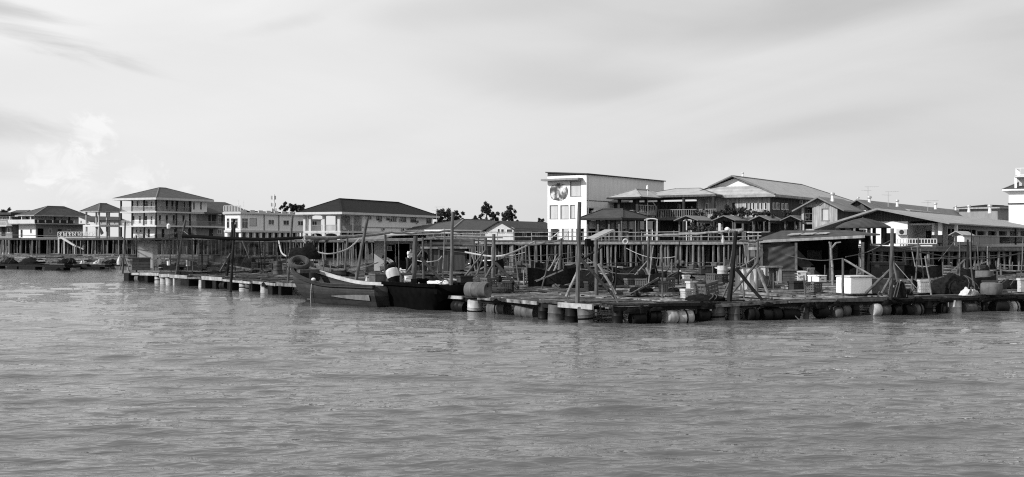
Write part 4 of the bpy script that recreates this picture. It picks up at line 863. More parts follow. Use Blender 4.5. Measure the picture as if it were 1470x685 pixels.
def band(name, label, t0, t1, smax, seed):
    rg = random.Random(seed); o = S(0, t0); root = empty(name, (o.x, o.y, 0), label, 'raft', group='fish farm rafts'); lo = lambda s, t, z: S(s, t, z)-Vector((o.x, o.y, 0))
    ns = int(smax/CELL)
    def run(pa, pb, wd, zoff, pm=None):
        d = (pb-pa); L_ = d.length; e = d.normalized(); nrm = Vector((-e.y, e.x, 0)); mb = MB(); bm_ = MB(); nb = max(2, round(wd/.24))
        for b in range(nb):
            k = -rg.uniform(0, 1.5); of = (b-(nb-1)/2)*wd/nb
            while k < L_:
                w_ = rg.uniform(1.8, 4.2)
                if rg.random() > .17:
                    a_ = pa+e*max(k,0)+nrm*(of+rg.uniform(-.02,.02)); c_ = pa+e*min(k+w_-.04, L_)+nrm*(of+rg.uniform(-.03,.03)); z1_, z2_ = (zoff+rg.uniform(-.03,.045) for _ in (0,1))
                    mb.bar((a_.x,a_.y,DZ-.03+z1_), (c_.x,c_.y,DZ-.03+z2_), wd/nb-.03, .05)
                k += w_
        mb.build('walkway', pm or PLANK, root)
        for of in (-wd/2+.08, wd/2-.08): bm_.bar(pa+nrm*of+Vector((0,0,DZ-.14+zoff)), pb+nrm*of+Vector((0,0,DZ-.14+zoff)), .12, .13)
        bm_.build('beam', W_DARK, root)
    edge = t0 < 1
    for j in range(int(round((t1-t0)/CELL))+(1 if edge or True else 0)):
        t = t0+j*CELL
        if t > t1+.01: break
        if j == 0 and not edge: t += .35
        s1 = smax
        while S(s1, t).y > 104 or S(s1, t).x > .5*S(s1, t).y+1: s1 -= CELL
        if s1 > CELL: run(lo(0,t,0), lo(s1,t,0), rg.choice((.7,.9,1.15)) if t > .1 else 1.1, rg.uniform(-.05,.06), None if t > .1 else WETP)
    for i in range(ns+1):
        s = i*CELL; te = t1-.3
        while te > t0 and (S(s, te).y > 104 or S(s, te).x > .5*S(s, te).y+3): te -= CELL
        if te > t0+CELL: run(lo(s,t0+.6,0), lo(s,te,0), rg.choice((.6,.8,1.0)) if i else 1.0, rg.uniform(-.06,.0)-.02, None if i else WETP)
    # covered cells: rough platforms of planks
    j0, j1 = int(t0/CELL+.01), int(t1/CELL+.01)
    for i in range(ns):
        for j in range(j0, j1):
            c = S((i+.5)*CELL, (j+.5)*CELL)
            if c.y > 103 or c.x > .5*c.y+2: continue
            if (i, j) in covered or rg.random() < .1:
                mb = MB(); n_ = 11; al = rg.random() < .8
                for k in range(n_):
                    if rg.random() < .36: continue
                    f = (k+.5)/n_; a_, b_ = (lo((i+.04)*CELL, (j+f)*CELL, 0), lo((i+.98)*CELL, (j+f)*CELL, 0)) if al else (lo((i+f)*CELL, (j+.04)*CELL, 0), lo((i+f)*CELL, (j+.98)*CELL, 0))
                    zz = DZ-.06+rg.uniform(-.07,.06); mb.bar((a_.x,a_.y,zz-.04), (b_.x,b_.y,zz-.04+rg.uniform(-.03,.03)), CELL/n_-.05, .05)
                mb.build('platform', PLANK, root)
            else:                               # a net pen: dark netting on short stakes round an open cell
                mb = MB(); cs = [lo((i+a)*CELL, (j+b)*CELL, 0) for a, b in ((.1,.1),(.9,.1),(.9,.9),(.1,.9))]
                for k in range(4):
                    a_, b_ = cs[k], cs[(k+1)%4]; m_ = (a_+b_)/2
                    zt_ = DZ+rg.uniform(.05,.22)
                    mb.add([(a_.x,a_.y,-.3),(b_.x,b_.y,-.3),(b_.x,b_.y,zt_),(m_.x,m_.y,zt_-.1),(a_.x,a_.y,zt_)], [(0,1,2,3,4)])
                if rg.random() < .5: mb.build('pen_net', NETM, root)
    return root, lo
# ---- clutter helpers (each item is a thing of its own)
def crate(px, py, wpx, hpx, m, label, rz=.65, dep=.7, name='plastic_crate', cat='crate', slats=True, tilt=None, group=None):
    c, d = on_deck(px, py); w_ = wpx*d/F*.8; h_ = hpx*d/F; r = empty(name, c, label, cat, rz, group)
    if tilt: r.rotation_euler = (tilt[0], tilt[1], rz); r.location.z += .08
    D = w_*dep; t = .035; mb = MB()
    if slats:
        n = 4
        for k in range(n):
            z0 = h_*(k/n)+(.0 if k == 0 else .02); z1 = h_*((k+1)/n)-.02
            mb.bb(-w_/2, w_/2, -D/2, -D/2+t, z0, z1); mb.bb(-w_/2, w_/2, D/2-t, D/2, z0, z1); mb.bb(-w_/2, -w_/2+t, -D/2+t, D/2-t, z0, z1); mb.bb(w_/2-t, w_/2, -D/2+t, D/2-t, z0, z1)
        for k in range(5):
            for y_ in (-D/2-.012, D/2-.004): mb.bb(-w_/2+(w_-.05)*k/4, -w_/2+(w_-.05)*k/4+.05, y_, y_+.016, 0, h_)
        for k in range(4):
            for x_ in (-w_/2-.012, w_/2-.004): mb.bb(x_, x_+.016, -D/2+.03+(D-.1)*k/3, -D/2+.07+(D-.1)*k/3, 0, h_)
    else:
        mb.bb(-w_/2, w_/2, -D/2, -D/2+t, 0, h_); mb.bb(-w_/2, w_/2, D/2-t, D/2, 0, h_); mb.bb(-w_/2, -w_/2+t, -D/2+t, D/2-t, 0, h_); mb.bb(w_/2-t, w_/2, -D/2+t, D/2-t, 0, h_)
    mb.bb(-w_/2+t, w_/2-t, -D/2+t, D/2-t, 0, .03); mb.build('crate_body', m, r)
    rm = MB(); e = .03
    rm.bb(-w_/2-e, w_/2+e, -D/2-e, -D/2-.013, h_-.07, h_+.01); rm.bb(-w_/2-e, w_/2+e, D/2+.013, D/2+e, h_-.07, h_+.01); rm.bb(-w_/2-e, -w_/2-.013, -D/2-.012, D/2+.012, h_-.07, h_+.01); rm.bb(w_/2+.013, w_/2+e, -D/2-.012, D/2+.012, h_-.07, h_+.01)
    rm.build('rim', m, r); return r
def foam(px, py, wpx, hpx, label, rz=.65, dep=1.0, m=None, name='foam_box', cat='box', tilt=None, z=0):
    c, d = on_deck(px, py); c.z += z; w_ = wpx*d/F; h_ = hpx*d/F; D = w_*dep; r = empty(name, c, label, cat, rz)
    if tilt: r.rotation_euler = (tilt[0], tilt[1], rz); r.location.z += .06
    m = m or STYRO; MB().bb(-w_/2, w_/2, -D/2, D/2, 0, h_*.8).build('box_body', m, r, bevel=.025); MB().bb(-w_/2-.02, w_/2+.02, -D/2-.02, D/2+.02, h_*.8+.004, h_).build('lid', m, r, bevel=.02)
    mb = MB(); mb.bb(-w_*.18, w_*.18, -D/2-.008, -D/2+.002, h_*.35, h_*.45); mb.bb(-w_*.4, -w_*.25, -D/2-.03, -D/2-.001, h_*.7, h_*.86); mb.build('hand_grip', CRATEG, r)
def heap(px, py, wpx, hpx, label, m=None, seed=0, name='net_heap', cat='net heap', dep=.7, dz_=0):
    c, d = on_deck(px, py); w_ = wpx*d/F; h_ = hpx*d/F; rg = random.Random(seed*7+3); n, k = 26, 12; vs = []; ph = [rg.uniform(0,6.28) for _ in range(9)]
    for j in range(k+1):
        f = sin(pi/2*j/k); q_ = max(.0, cos(pi/2*j/k))**.75
        for i in range(n):
            t = 2*pi*i/n; r_ = q_*(1+.13*sin(3*t+ph[0])+.09*sin(5*t+ph[1]+3*f)+.05*sin(11*t+ph[2]+9*f)); 
            X_ = w_/2*r_*cos(t)+.12*w_*f*sin(ph[5]); Y_ = w_/2*dep*r_*sin(t)
            hh = h_*f*(.78+.22*sin(X_/w_*7+ph[3])*sin(Y_/w_*6+ph[4])+.10*sin(X_/w_*17+ph[6])+.07*sin(Y_/w_*23+ph[7]+X_/w_*9))
            vs.append((X_+rg.uniform(-.02,.02), Y_, hh+rg.uniform(-.025,.025)*(f > 0)-.02*(j == 0)))
    fs = [(j*n+i, j*n+(i+1)%n, (j+1)*n+(i+1)%n, (j+1)*n+i) for j in range(k) for i in range(n)]+[tuple(range(k*n, k*n+n))]
    mb = MB(); mb.add(vs, fs)
    o = mb.build(name, m or NETM, None, True); o.location = c+Vector((0,0,.02+dz_)); tag(o, label, cat)
    # a few loops of rope hanging off the heap
    if name != 'net_bundle':
        for q in range(3):
            t0 = rg.uniform(3.3,6.1); MB().sweep([(w_/2*cos(1.45*f)*cos(t0+f*.8), w_/2*dep*cos(1.45*f)*sin(t0+f*.8)-.03, h_*sin(1.45*f)+.03) for f in (0,.2,.4,.6,.8)], .018, 5).build('rope_end', ROPED, o)
    return o
def drum(px, py, r, l, m, label, kind='v', rz=0., z=0, dmax=None, grp=None, open_=False):
    c, d = on_deck(px, py); root = empty('plastic_drum', (c.x, c.y, c.z+z), label, 'drum', rz, grp)
    mb = drum_mesh(kind, r, l); dzz = l/2+.01 if kind == 'v' else r+.01; mb.v = [(x, y, z_+dzz) for x, y, z_ in mb.v]; mb.build('drum_body', m, root, True)
    b = MB()
    if kind == 'v': b.lathe([(.05,l),(.05,l+.03)], (r*.5,0,0), (0,0,1), 8)
    else: b.lathe([(.06,l/2-.02),(.06,l/2+.025)], (0,0,dzz+r*.6), (1,0,0), 10)
    b.build('bung', CRATED, root); return root
def tub(px, py, wpx, hpx, m, label, taper=.8, name='bucket', cat='bucket', tilt=None, rz=0, handle=True, z=0):
    c, d = on_deck(px, py); r_ = wpx*d/F/2; h_ = hpx*d/F; root = empty(name, (c.x, c.y, c.z+z), label, cat, rz)
    if tilt: root.rotation_euler = (tilt[0], tilt[1], rz); root.location.z += .1
    MB().lathe([(r_*taper,.0),(r_,h_),(r_*1.06,h_),(r_*1.06,h_*.94),(r_*1.01,h_*.94),(r_*.93,h_*.93),(r_*taper*.93,.04),(.001,.04)], (0,0,0), (0,0,1), 22, cap=False).build('bucket_body', m, root, True)
    if handle: MB().sweep([(r_*cos(t), -.02-r_*.35*sin(t), h_*.9-r_*.5*sin(t)) for t in [pi*k/8 for k in range(9)]], .012, 5).build('handle', METAL, root)
    return root

# --- near right / centre items
drum(686, 428, .30, .93, DRUM_G, 'large grey drum lying on its side on the raft beside the black boat', 'h', -.55)
crate(667, 410, 24, 14, CRATED, 'dark flat crate nearest the tall pale pole', rz=.5, slats=False)
crate(686, 404, 23, 14, CRATEG, 'grey mesh crate between the two braced posts', rz=.1)
crate(702, 413, 24, 14, CRATEG, 'grey-brown crate in front of the two braced posts', rz=.75)
crate(789, 402, 16, 12, CRATEL, 'pale laundry-like basket left of the braced post', rz=.4)
crate(848, 418, 19, 14, CRATED, 'black crate right behind the tallest pole', rz=.5)
heap(862, 411, 62, 26, 'black net heap behind the tallest pole', seed=1); heap(912, 402, 44, 17, 'long black net heap right of the solar panel post', seed=2)
heap(786, 397, 46, 17, 'black net heap behind the braced post with the pale basket', seed=3); heap(925, 397, 36, 20, 'tall black net heap below the pier piles', seed=4)
foam(892, 402, 26, 10, 'wide pale foam slab box beside the long black net heap', rz=.2, dep=.6, m=TARPL)
foam(889, 389, 8, 6, 'tiny pale box in front of the pier piles', rz=.4, m=CRATEL)
crate(921, 408, 17, 12, CRATEG, 'grey mesh crate left of the right-hand braced post', rz=.1)
crate(944, 408, 16, 11, CRATEG, 'short wooden crate right of the right-hand braced post', rz=.3); crate(959, 416, 20, 17, CRATEG, 'upright dark crate with ribbed side beside the pale crates', rz=.5)
crate(985, 407, 11, 12, CRATEL, 'small pale mesh crate behind the two white crates', rz=.2); crate(993, 417, 17, 13, CRATEL, 'white crate with a hand slot beside the big tilted crate', rz=.55, slats=False)
crate(988, 428, 22, 13, CRATEL, 'scuffed white slatted crate at the raft edge', rz=.5); crate(1015, 428, 32, 20, CRATEG, 'big grey slatted crate tipped on the net heap', rz=.62, tilt=(.0,-.18), dep=.9)
heap(1012, 431, 52, 9, 'flat black net heap under the tipped grey crate', seed=5); heap(975, 400, 40, 9, 'low dark heap behind the small mesh crate', seed=6)
drum(1037, 401, .29, .75, DRUM_W, 'pale upright drum behind the dark leaning post', 'v')
foam(1041, 398, 26, 14, 'pale board-like foam box behind the pale upright drum', rz=.25, dep=.5, m=TARPL)
foam(1015, 394, 22, 12, 'long pale and dark box below the pier piles', rz=.2, dep=.4, m=CRATED)
def tarp_tent(px0, px1, pyb, pyt, label):
    c, d = on_deck((px0+px1)/2, pyb); w_ = (px1-px0)*d/F; h_ = (pyb-pyt)*d/F; r = empty('covered_tank', c, label, 'tank', .12); n = 14
    mb = MB(); vs = []
    for j in range(n+1):
        for i in range(n+1):
            u, v = i/n-.5, j/n; k = 1-.18*v; vs.append((w_*u*k+.03*sin(9*v), -w_*.38*(1-.25*v)+.035*sin(17*u+3*v)+.02*sin(31*u), h_*v))
    for j in range(n+1):
        for i in range(n+1):
            u, v = i/n-.5, j/n; vs.append((w_*u*.82, -w_*.285+v*w_*.6, h_+.03*sin(8*u)*sin(3*v)-v*.06))
    o = (n+1)*(n+1)
    for b in (0, o): mb.f += [(b+j*(n+1)+i, b+j*(n+1)+i+1, b+(j+1)*(n+1)+i+1, b+(j+1)*(n+1)+i) for j in range(n) for i in range(n)]
    mb.v = vs; cv = mb.build('tarpaulin_cover', TARPL, r, True)
    MB().bb(-w_*.4, w_*.4, -w_*.25, w_*.3, 0, h_-.12).build('tank_body', CRATEG, r)
tarp_tent(1055, 1084, 417, 386, 'tank draped in a pale stained sheet behind the crossed braces')
heap(1098, 412, 26, 22, 'grey net bundle right of the sheet-covered tank', seed=8, m=TARP)
def wood_box(px, py, wpx, hpx, label, m, rz=.2, dep=.8, opening=False):
    c, d = on_deck(px, py); w_ = wpx*d/F; h_ = hpx*d/F; D = w_*dep; r = empty('wooden_box', c, label, 'box', rz)
    mb = MB()
    if opening:
        mb.bb(-w_/2, -w_/2+w_*.2, -D/2, D/2, 0, h_); mb.bb(w_/2-w_*.18, w_/2, -D/2, D/2, 0, h_); mb.bb(-w_/2+w_*.2, w_/2-w_*.18, D/2-.05, D/2, .0, h_); mb.bb(-w_*.3, w_*.32, -D/2, D/2-.051, 0, .12*h_)
    else:
        n = 4
        for k in range(n): mb.bb(-w_/2, w_/2, -D/2, D/2, h_*k/n+.008, h_*(k+1)/n-.008)
    mb.build('box_body', m, r); MB().bb(-w_/2-.05, w_/2+.05, -D/2-.05, D/2+.05, h_+.001, h_+.07).build('lid', W_LIGHT if opening else m, r)
    MB().bb(-w_/2-.02, -w_/2+.06, -D/2-.02, -D/2-.003, .02, h_-.02).build('corner_batten', W_GREY, r)
wood_box(1107, 406, 24, 22, 'wooden hutch with a dark opening and pale lid beside the shed tarpaulin', CONC, rz=.15, opening=True)
wood_box(1130, 404, 24, 15, 'grey wide box left of the bright white box', CRATEG, rz=.1, dep=.6)
foam(1149, 403, 14, 14, 'bright white box in the middle of the stack by the shed', rz=.1, dep=.8)
foam(1161, 402, 12, 18, 'tall pale grey carton right of the bright white box', rz=.3, m=CRATEL, dep=.9)
foam(1181, 396, 30, 13, 'long grey covered box at the back of the shed floor', rz=.15, m=CRATEG, dep=.5)
foam(1173, 405, 15, 10, 'white foam box with slanting lid in front of the long grey box', rz=.5, dep=1.5)
crate(1143, 418, 23, 14, CRATED, 'black open tub in front of the bright white box', rz=.4, slats=False, name='open_tub', cat='tub')
crate(1168, 419, 25, 14, CRATEG, 'dark slatted crate right of the black open tub', rz=.7)
tub(1147, 390, 11, 11, CRATEG, 'grey bucket on top of the boxes by the shed tarpaulin', rz=.2); tub(1138, 390, 8, 11, CRATED, 'mottled dark basket left of the grey bucket', name='basket', cat='basket')
tub(1147, 389, 9, 9, CRATEL, 'battered pale pail tipped over above the grey bucket', tilt=(1.1,.2), z=.62)
def big_tank(px, py, wpx, hpx, label):
    c, d = on_deck(px, py); w_ = wpx*d/F; h_ = hpx*d/F; r = empty('insulated_tank', c, label, 'tank', .32)
    MB().bb(-w_/2, w_/2, -.5, .5, 0.02, h_).build('tank_body', STYRO, r, bevel=.04); MB().bb(-w_/2-.02, w_/2+.02, -.52, .52, h_+.003, h_+.07).build('lid', TARPL, r, bevel=.02)
    MB().bb(w_*.52, w_*1.25, -.45, .5, 0.02, h_*.93).build('side_crate', CRATEG, r, bevel=.03)
big_tank(1226, 422, 37, 24, 'large white insulated fish tank with a grey bin attached')
crate(1326, 420, 17, 18, CRATEL, 'white perforated crate left of the big black heap', rz=.05)
heap(1372, 421, 66, 26, 'big black tarpaulin-like net heap right of the white perforated crate', seed=9); heap(1290, 428, 22, 26, 'black net bundle at the foot of the tall right-hand pole', seed=10); heap(1302, 423, 16, 8, 'low black net heap right of the tall right-hand pole', seed=31)
heap(1451, 415, 40, 15, 'black net heap near the right edge', seed=11); heap(1390, 424, 24, 11, 'crumpled pale sacks in front of the pale upright drums', seed=12, m=TARPL, name='sack_heap', cat='sacks')
drum(1413, 413, .40, .78, DRUM_G, 'tall grey drum standing near the right edge', 'v'); drum(1423, 424, .42, .5, DRUM_G, 'wide low grey drum in front of the tall one', 'v')
foam(1395, 401, 22, 6, 'white foam board lid on a box left of the tall grey drum', rz=.1, dep=.8); crate(1467, 419, 12, 19, CRATEL, 'pale crate cut by the right edge of the photo', rz=.2)
foam(1270, 402, 50, 26, 'dark canvas-sided bin behind the tall right-hand pole', rz=.1, m=TARP, dep=.4)
drum(701, 384, .3, .9, STYRO, 'white foam float lying behind the braced posts', 'h', .1)
tub(586, 408, 11, 12, STEELW, 'white bucket behind the black boat', taper=.85)
# hooded barrel with an open dark mouth
c, d = on_deck(568, 409); r = empty('hooded_barrel', c, 'leaning open barrel with pale cloth over its top and dark mouth, behind the boats', 'barrel', -.5)
r.rotation_euler = (0, -.35, -.5); h_ = 25*d/F; MB().lathe([(.22,0),(.28,h_*.3),(.30,h_*.6),(.27,h_*.62)], (0,0,0), (0,0,1), 20).build('barrel_body', BLACK, r, True)
MB().lathe([(.31,h_*.45),(.33,h_*.75),(.28,h_*.93),(.16,h_),(.01,h_*1.02)], (0,0,0), (0,0,1), 20, cap=False).build('cloth_cover', TARPL, r, True)
crate(542, 409, 24, 16, CRATEG, 'dark tub with a pale left end beside the hooded barrel', rz=.8, slats=False, name='open_tub', cat='tub')
crate(583, 405, 20, 13, CRATEG, 'wire mesh cage right of the hooded barrel', rz=.2, name='wire_cage', cat='cage')
foam(531, 404, 12, 8, 'small pale box between the pole and the dark tub', rz=.3, m=CRATEL)
wood_box(530, 391, 12, 12, 'small grey bin beside the white shed wall', CRATEG, rz=.3)
# --- left raft items
wood_box(200, 388, 30, 17, 'stack of pale boards with white ends at the left corner of the raft', CRATEG, rz=.3, dep=.9)
foam(186, 389, 7, 17, 'white end box of the board stack', rz=.3, m=CRATEL, dep=.8)
tub(227, 384, 7, 12, STEELW, 'white canister under the net canopy', taper=.9); heap(221, 381, 16, 15, 'dark heap right of the board stack', seed=13); tub(242, 381, 5, 6, STEELW, 'tiny white pail in the middle of the net canopy', taper=.9)
tub(270, 382, 6, 9, CRATEL, 'pale jug near the leaning pole', taper=1.0)
heap(356, 384, 26, 18, 'dark net heap under the horizontal log', seed=14); heap(398, 388, 14, 17, 'black bundle beside the white-topped drum', seed=16)
drum(399, 394, .3, .85, DRUM_G, 'grey drum left of the boat bow', 'v', z=0); foam(408, 388, 7, 10, 'pale slanted box between drum and boat bow', rz=.6, m=CRATEL)
foam(340, 382, 14, 16, 'grey box behind the dark double pole', rz=.3, m=CRATEG)
heap(430, 384, 30, 10, 'low dark heap behind the boat bow', seed=17); heap(470, 388, 34, 8, 'low dark heap behind the pale gunwale', seed=18)
for k, (px, py, lab) in enumerate(((460, 378, 'long slim canoe-like plank behind the rope loop'), (440, 381, 'short pale plank behind the boat bow'))): pass
# misc pieces that cannot be told apart
rg = random.Random(77)
def plank_piece(px, py, L_, rz, m, label, grp, z=0.):
    c, d = on_deck(px, py); o = MB().box((0,0,0), (L_, rg.uniform(.08,.22), rg.uniform(.04,.09)), 0).build('loose_plank', m); o.location = c+Vector((0,0,.06+z)); o.rotation_euler = (0, rg.uniform(-.03,.06), rz); tag(o, label, 'plank', grp)
PYW = [376,378,380,383,385,388,391,394,398,402,407,412,418,424]
for k in range(150):
    py = rg.choice(PYW)+rg.uniform(-1,1); px = rg.uniform(190 if py < 386 else (330 if py < 400 else (440 if py < 410 else 690)), 1465)
    s, t = inv(*P(px, YH, min(dd(py),104)).xy)
    if s < .8 or t < .6: continue
    plank_piece(px, py, rg.uniform(1.2, 5.0), rg.choice((.3, .15, .3, -.93, rg.uniform(-1,1))), rg.choice((W_LIGHT, W_LIGHT, PLANK, W_GREY)), 'weathered loose plank lying on the raft walkways', 'loose planks on the rafts')
for k in range(46):
    py = rg.choice(PYW)+rg.uniform(-1,1); px = rg.uniform(200 if py < 386 else (330 if py < 400 else (440 if py < 410 else 690)), 1465)
    s, t = inv(*P(px, YH, min(dd(py),104)).xy)
    if s < 1.2 or t < .8: continue
    heap(px, py, rg.uniform(8, 20), rg.uniform(2.5, 6), 'small dark rope and net bundle lying on the raft walkways', m=rg.choice((NETM, NETM, TARP, ROPED)), seed=100+k, name='net_bundle', cat='net bundle')['group'] = 'small net bundles on the rafts'
for k in range(16):
    py = rg.choice(PYW[2:])+rg.uniform(-1,1); px = rg.uniform(200 if py < 386 else (340 if py < 400 else (450 if py < 410 else 690)), 1465)
    c, d = on_deck(px, py); s, t = inv(c.x, c.y)
    if s < .8 or t < .6: continue
    o = MB().lathe([(.03,0),(.08,.02),(.10,.08),(.08,.14),(.03,.16)], (0,0,0), (0,0,1), 12).build('float_buoy', rg.choice((STYRO, DRUM_W, DRUM_G)), None, True); o.location = c; o.rotation_euler = (rg.uniform(0,1.5), 0, rg.uniform(0,3)); tag(o, 'small round net float lying on the raft walkways', 'float', 'small net floats on the rafts')
for k in range(40):
    py = rg.choice(PYW)+rg.uniform(-1,1); px = rg.uniform(200 if py < 386 else (330 if py < 400 else (440 if py < 410 else 690)), 1465)
    c, d = on_deck(px, py); s, t = inv(c.x, c.y)
    if s < .8 or t < .6: continue
    h_ = rg.uniform(.35,.9); o = MB().tube((0,0,-.3), (rg.uniform(-.08,.08),0,h_), .04, .03, 6).build('net_stake', rg.choice((W_LIGHT, W_GREY, POLE)), None); o.location = c; tag(o, 'short upright net stake on the raft walkways', 'stake', 'short net stakes on the rafts')

EDGEW_ = mat('pale_painted_board', .34, .85, .4, 3, dirt=.5)
crate0 = crate(905, 412, 18, 12, CRATEG, 'weathered grey fish crate among the raft clutter', rz=.4, group='fish crates scattered on the rafts')
crate1 = crate(745, 404, 18, 12, CRATED, 'dark fish crate among the raft clutter', rz=.9, group='dark fish crates scattered on the rafts')
def scatter(n, rows=None):
    out = []
    while len(out) < n:
        py = rg.choice(rows or PYW)+rg.uniform(-1.5,1.5); px = rg.uniform(200 if py < 386 else (330 if py < 400 else (440 if py < 408 else 690)), 1465); 
        if (py > 403 and (1195 < px < 1262 or 1045 < px < 1100)) or (py > 413 and (775 < px < 880 or 985 < px < 1035)) or (py > 398 and 545 < px < 600) or (py > 384 and 1095 < px < 1200): continue
        c, d = on_deck(px, py); s, t = inv(c.x, c.y)
        if s > 1.0 and t > .9 and d < 102: out.append(c)
    return out
for k, c in enumerate(scatter(34)):
    q = copy_tree((crate0, crate1)[k % 2], loc=c, rz=rg.uniform(0,3))
for k, c in enumerate(scatter(40)):
    o = heap(900, 405, 16, 5, 'small dark rope and net bundle lying on the raft walkways', m=rg.choice((NETM, NETM, TARP)), seed=500+k, name='net_bundle', cat='net bundle'); o.location = c+Vector((0,0,.02)); f = rg.uniform(.6,2.4); o.scale = (f, f*.7, rg.uniform(.7,2.2)); o.rotation_euler = (0,0,rg.uniform(0,3)); o['group'] = 'small net bundles on the rafts'
for k, c in enumerate(scatter(52)):
    h_ = rg.uniform(1.0, 3.0); o = MB().tube((0,0,-.3), (rg.uniform(-.4,.4),rg.uniform(-.1,.1),h_), .042, .03, 6, rings=4, wob=.02).build('thin_pole', rg.choice((POLE, W_GREY, POLE_D, W_LIGHT))); o.location = c; tag(o, 'thin bare pole standing on the raft walkways', 'pole', 'thin bare poles on the rafts')
for k, c in enumerate(scatter(22)):
    L_ = rg.uniform(1.5, 3.2); a_ = rg.uniform(-.6,.9); o = MB().bar((0,0,0), (L_*cos(a_)*.9,L_*sin(a_)*.9,rg.uniform(.15,.9)), .07, .07).build('propped_plank', rg.choice((W_LIGHT, W_GREY, POLE))); o.location = c+Vector((0,0,.04)); tag(o, 'thin timber propped at a slant on the raft clutter', 'timber', 'propped timbers on the rafts')
FRONT = [400,404,408,412,416,420,424]
for k, c in enumerate(scatter(16, [388,394,400,404,408,412,418])):
    rt = empty('drying_net', c, 'dark net hung to dry over low posts on the raft', 'net', rg.uniform(-.3,.6), 'nets drying over low posts'); w_ = rg.uniform(1.4,2.8); h_ = rg.uniform(.5,.95); n_ = 14; mb = MB()
    for j in range(6):
        for i in range(n_+1):
            u = i/n_; zz = h_-.18*sin(pi*u)*(1-j/5*.5); mb.v.append((w_*(u-.5), .08*sin(9*u+k)+.04*sin(21*u)-.12*j/5, .02+zz*(1-j/5)+.03*sin(13*u+k)))
    mb.f = [(j*(n_+1)+i, j*(n_+1)+i+1, (j+1)*(n_+1)+i+1, (j+1)*(n_+1)+i) for j in range(5) for i in range(n_)]
    o = mb.build('netting', NETM, rt, True)
    for x_ in (-w_/2, w_/2): MB().tube((x_,.04,-.2), (x_,.04,h_+.15), .035, .03, 6).build('post', POLE, rt)
for k, c in enumerate(scatter(36, FRONT)):
    L_ = rg.uniform(.8, 2.6); o = MB().box((0,0,0), (L_, rg.uniform(.06,.16), rg.uniform(.04,.1)), 0).build('loose_plank', rg.choice((W_LIGHT, EDGEW_, PLANK, W_GREY, WETP))); o.location = c+Vector((0,0,rg.uniform(.05,.25))); o.rotation_euler = (0, rg.uniform(-.08,.08), rg.uniform(0,3.1)); tag(o, 'weathered loose plank lying on the raft walkways', 'plank', 'loose planks on the rafts')
for k, c in enumerate(scatter(30, FRONT)):
    o = heap(900, 405, 16, 5, 'small dark rope and net bundle lying on the raft walkways', m=rg.choice((NETM, NETM, TARP, W_DARK)), seed=700+k, name='net_bundle', cat='net bundle'); o.location = c+Vector((0,0,.02)); f = rg.uniform(.5,2.0); o.scale = (f, f*.7, rg.uniform(.6,1.8)); o.rotation_euler = (0,0,rg.uniform(0,3)); o['group'] = 'small net bundles on the rafts'
sc_ = scatter(30)
for k in range(14):
    a, b = sc_[2*k], sc_[2*k+1]; b = a+(b-a).normalized()*min((b-a).length, 9); h0, h1 = rg.uniform(.4,1.7), rg.uniform(.4,1.7); pts = [a.lerp(b, f/8)+Vector((0,0,h0+(h1-h0)*f/8-.35*sin(pi*f/8))) for f in range(9)]
    o = MB().sweep(pts, .018, 5).build('rope', rg.choice((ROPE, ROPED)), None, True, loc=tuple(a)); tag(o, 'thin slack line strung low between raft posts', 'rope', 'slack lines over the rafts')

# --- the rafts themselves
SM = 54.
fr, lo1 = band('fish_raft', 'front fish farm raft with drums under its pale edge beams, nearest the camera', 0, 5*CELL, SM, 1)
md, lo2 = band('fish_raft', 'middle fish farm raft beginning behind the moored boats', 5*CELL, 10*CELL, SM, 2)
bk, lo3 = band('fish_raft', 'rear fish farm raft reaching left to the board stack and net canopy', 10*CELL, 14*CELL-.4, SM, 3)
# edge beams (facing boards) and the drums under them
def edge(root, lo, a, b, m, k0, seed, th=1.):
    rg = random.Random(seed); a, b = lo(*a, 0), lo(*b, 0); L_ = (b-a).length; e = (b-a).normalized(); nr = Vector((e.y, -e.x, 0))
    if nr.y > 0: nr = -nr
    k = 0.; 
    while k < L_-.3:
        w_ = min(rg.uniform(1.6, 4.4), L_-k)
        if rg.random() < .12: k += w_*.6; continue
        mb = MB(); p0 = a+e*k+nr*(.6+rg.uniform(-.02,.04)); p1 = a+e*(k+w_-.06)+nr*(.6+rg.uniform(-.02,.04)); z_ = DZ-.09
        mb.bar((p0.x,p0.y,z_+rg.uniform(-.07,.05)), (p1.x,p1.y,z_+rg.uniform(-.07,.05)), .08, rg.uniform(.10,.22)*th); mb.build('edge_board', m if rg.random() < (.8 if th == 1 else .55) else rg.choice((W_GREY, PLANK, W_LIGHT)), root); k += w_
EDGEW = mat('white_edge_board', .33, .85, .45, 2.5, dirt=.5)
edge(fr, lo1, (0,0), (0,5*CELL-.1), EDGEW, 0, 1); edge(md, lo2, (0,5*CELL), (0,10*CELL-.1), EDGEW, 0, 2); edge(bk, lo3, (0,10*CELL), (0,13.6*CELL), EDGEW, 0, 3)
edge(fr, lo1, (0,0), (SM-14,0), POLE_D, 0, 4, .55)
def ray_edge(px, along):                        # where photo column px meets the raft's front edges
    k = (px-CX)/F; D = RA_ if along == 'a' else RB_
    return (k*RC.y-RC.x)/(D.x-k*D.y)
TILT = random.Random(4)
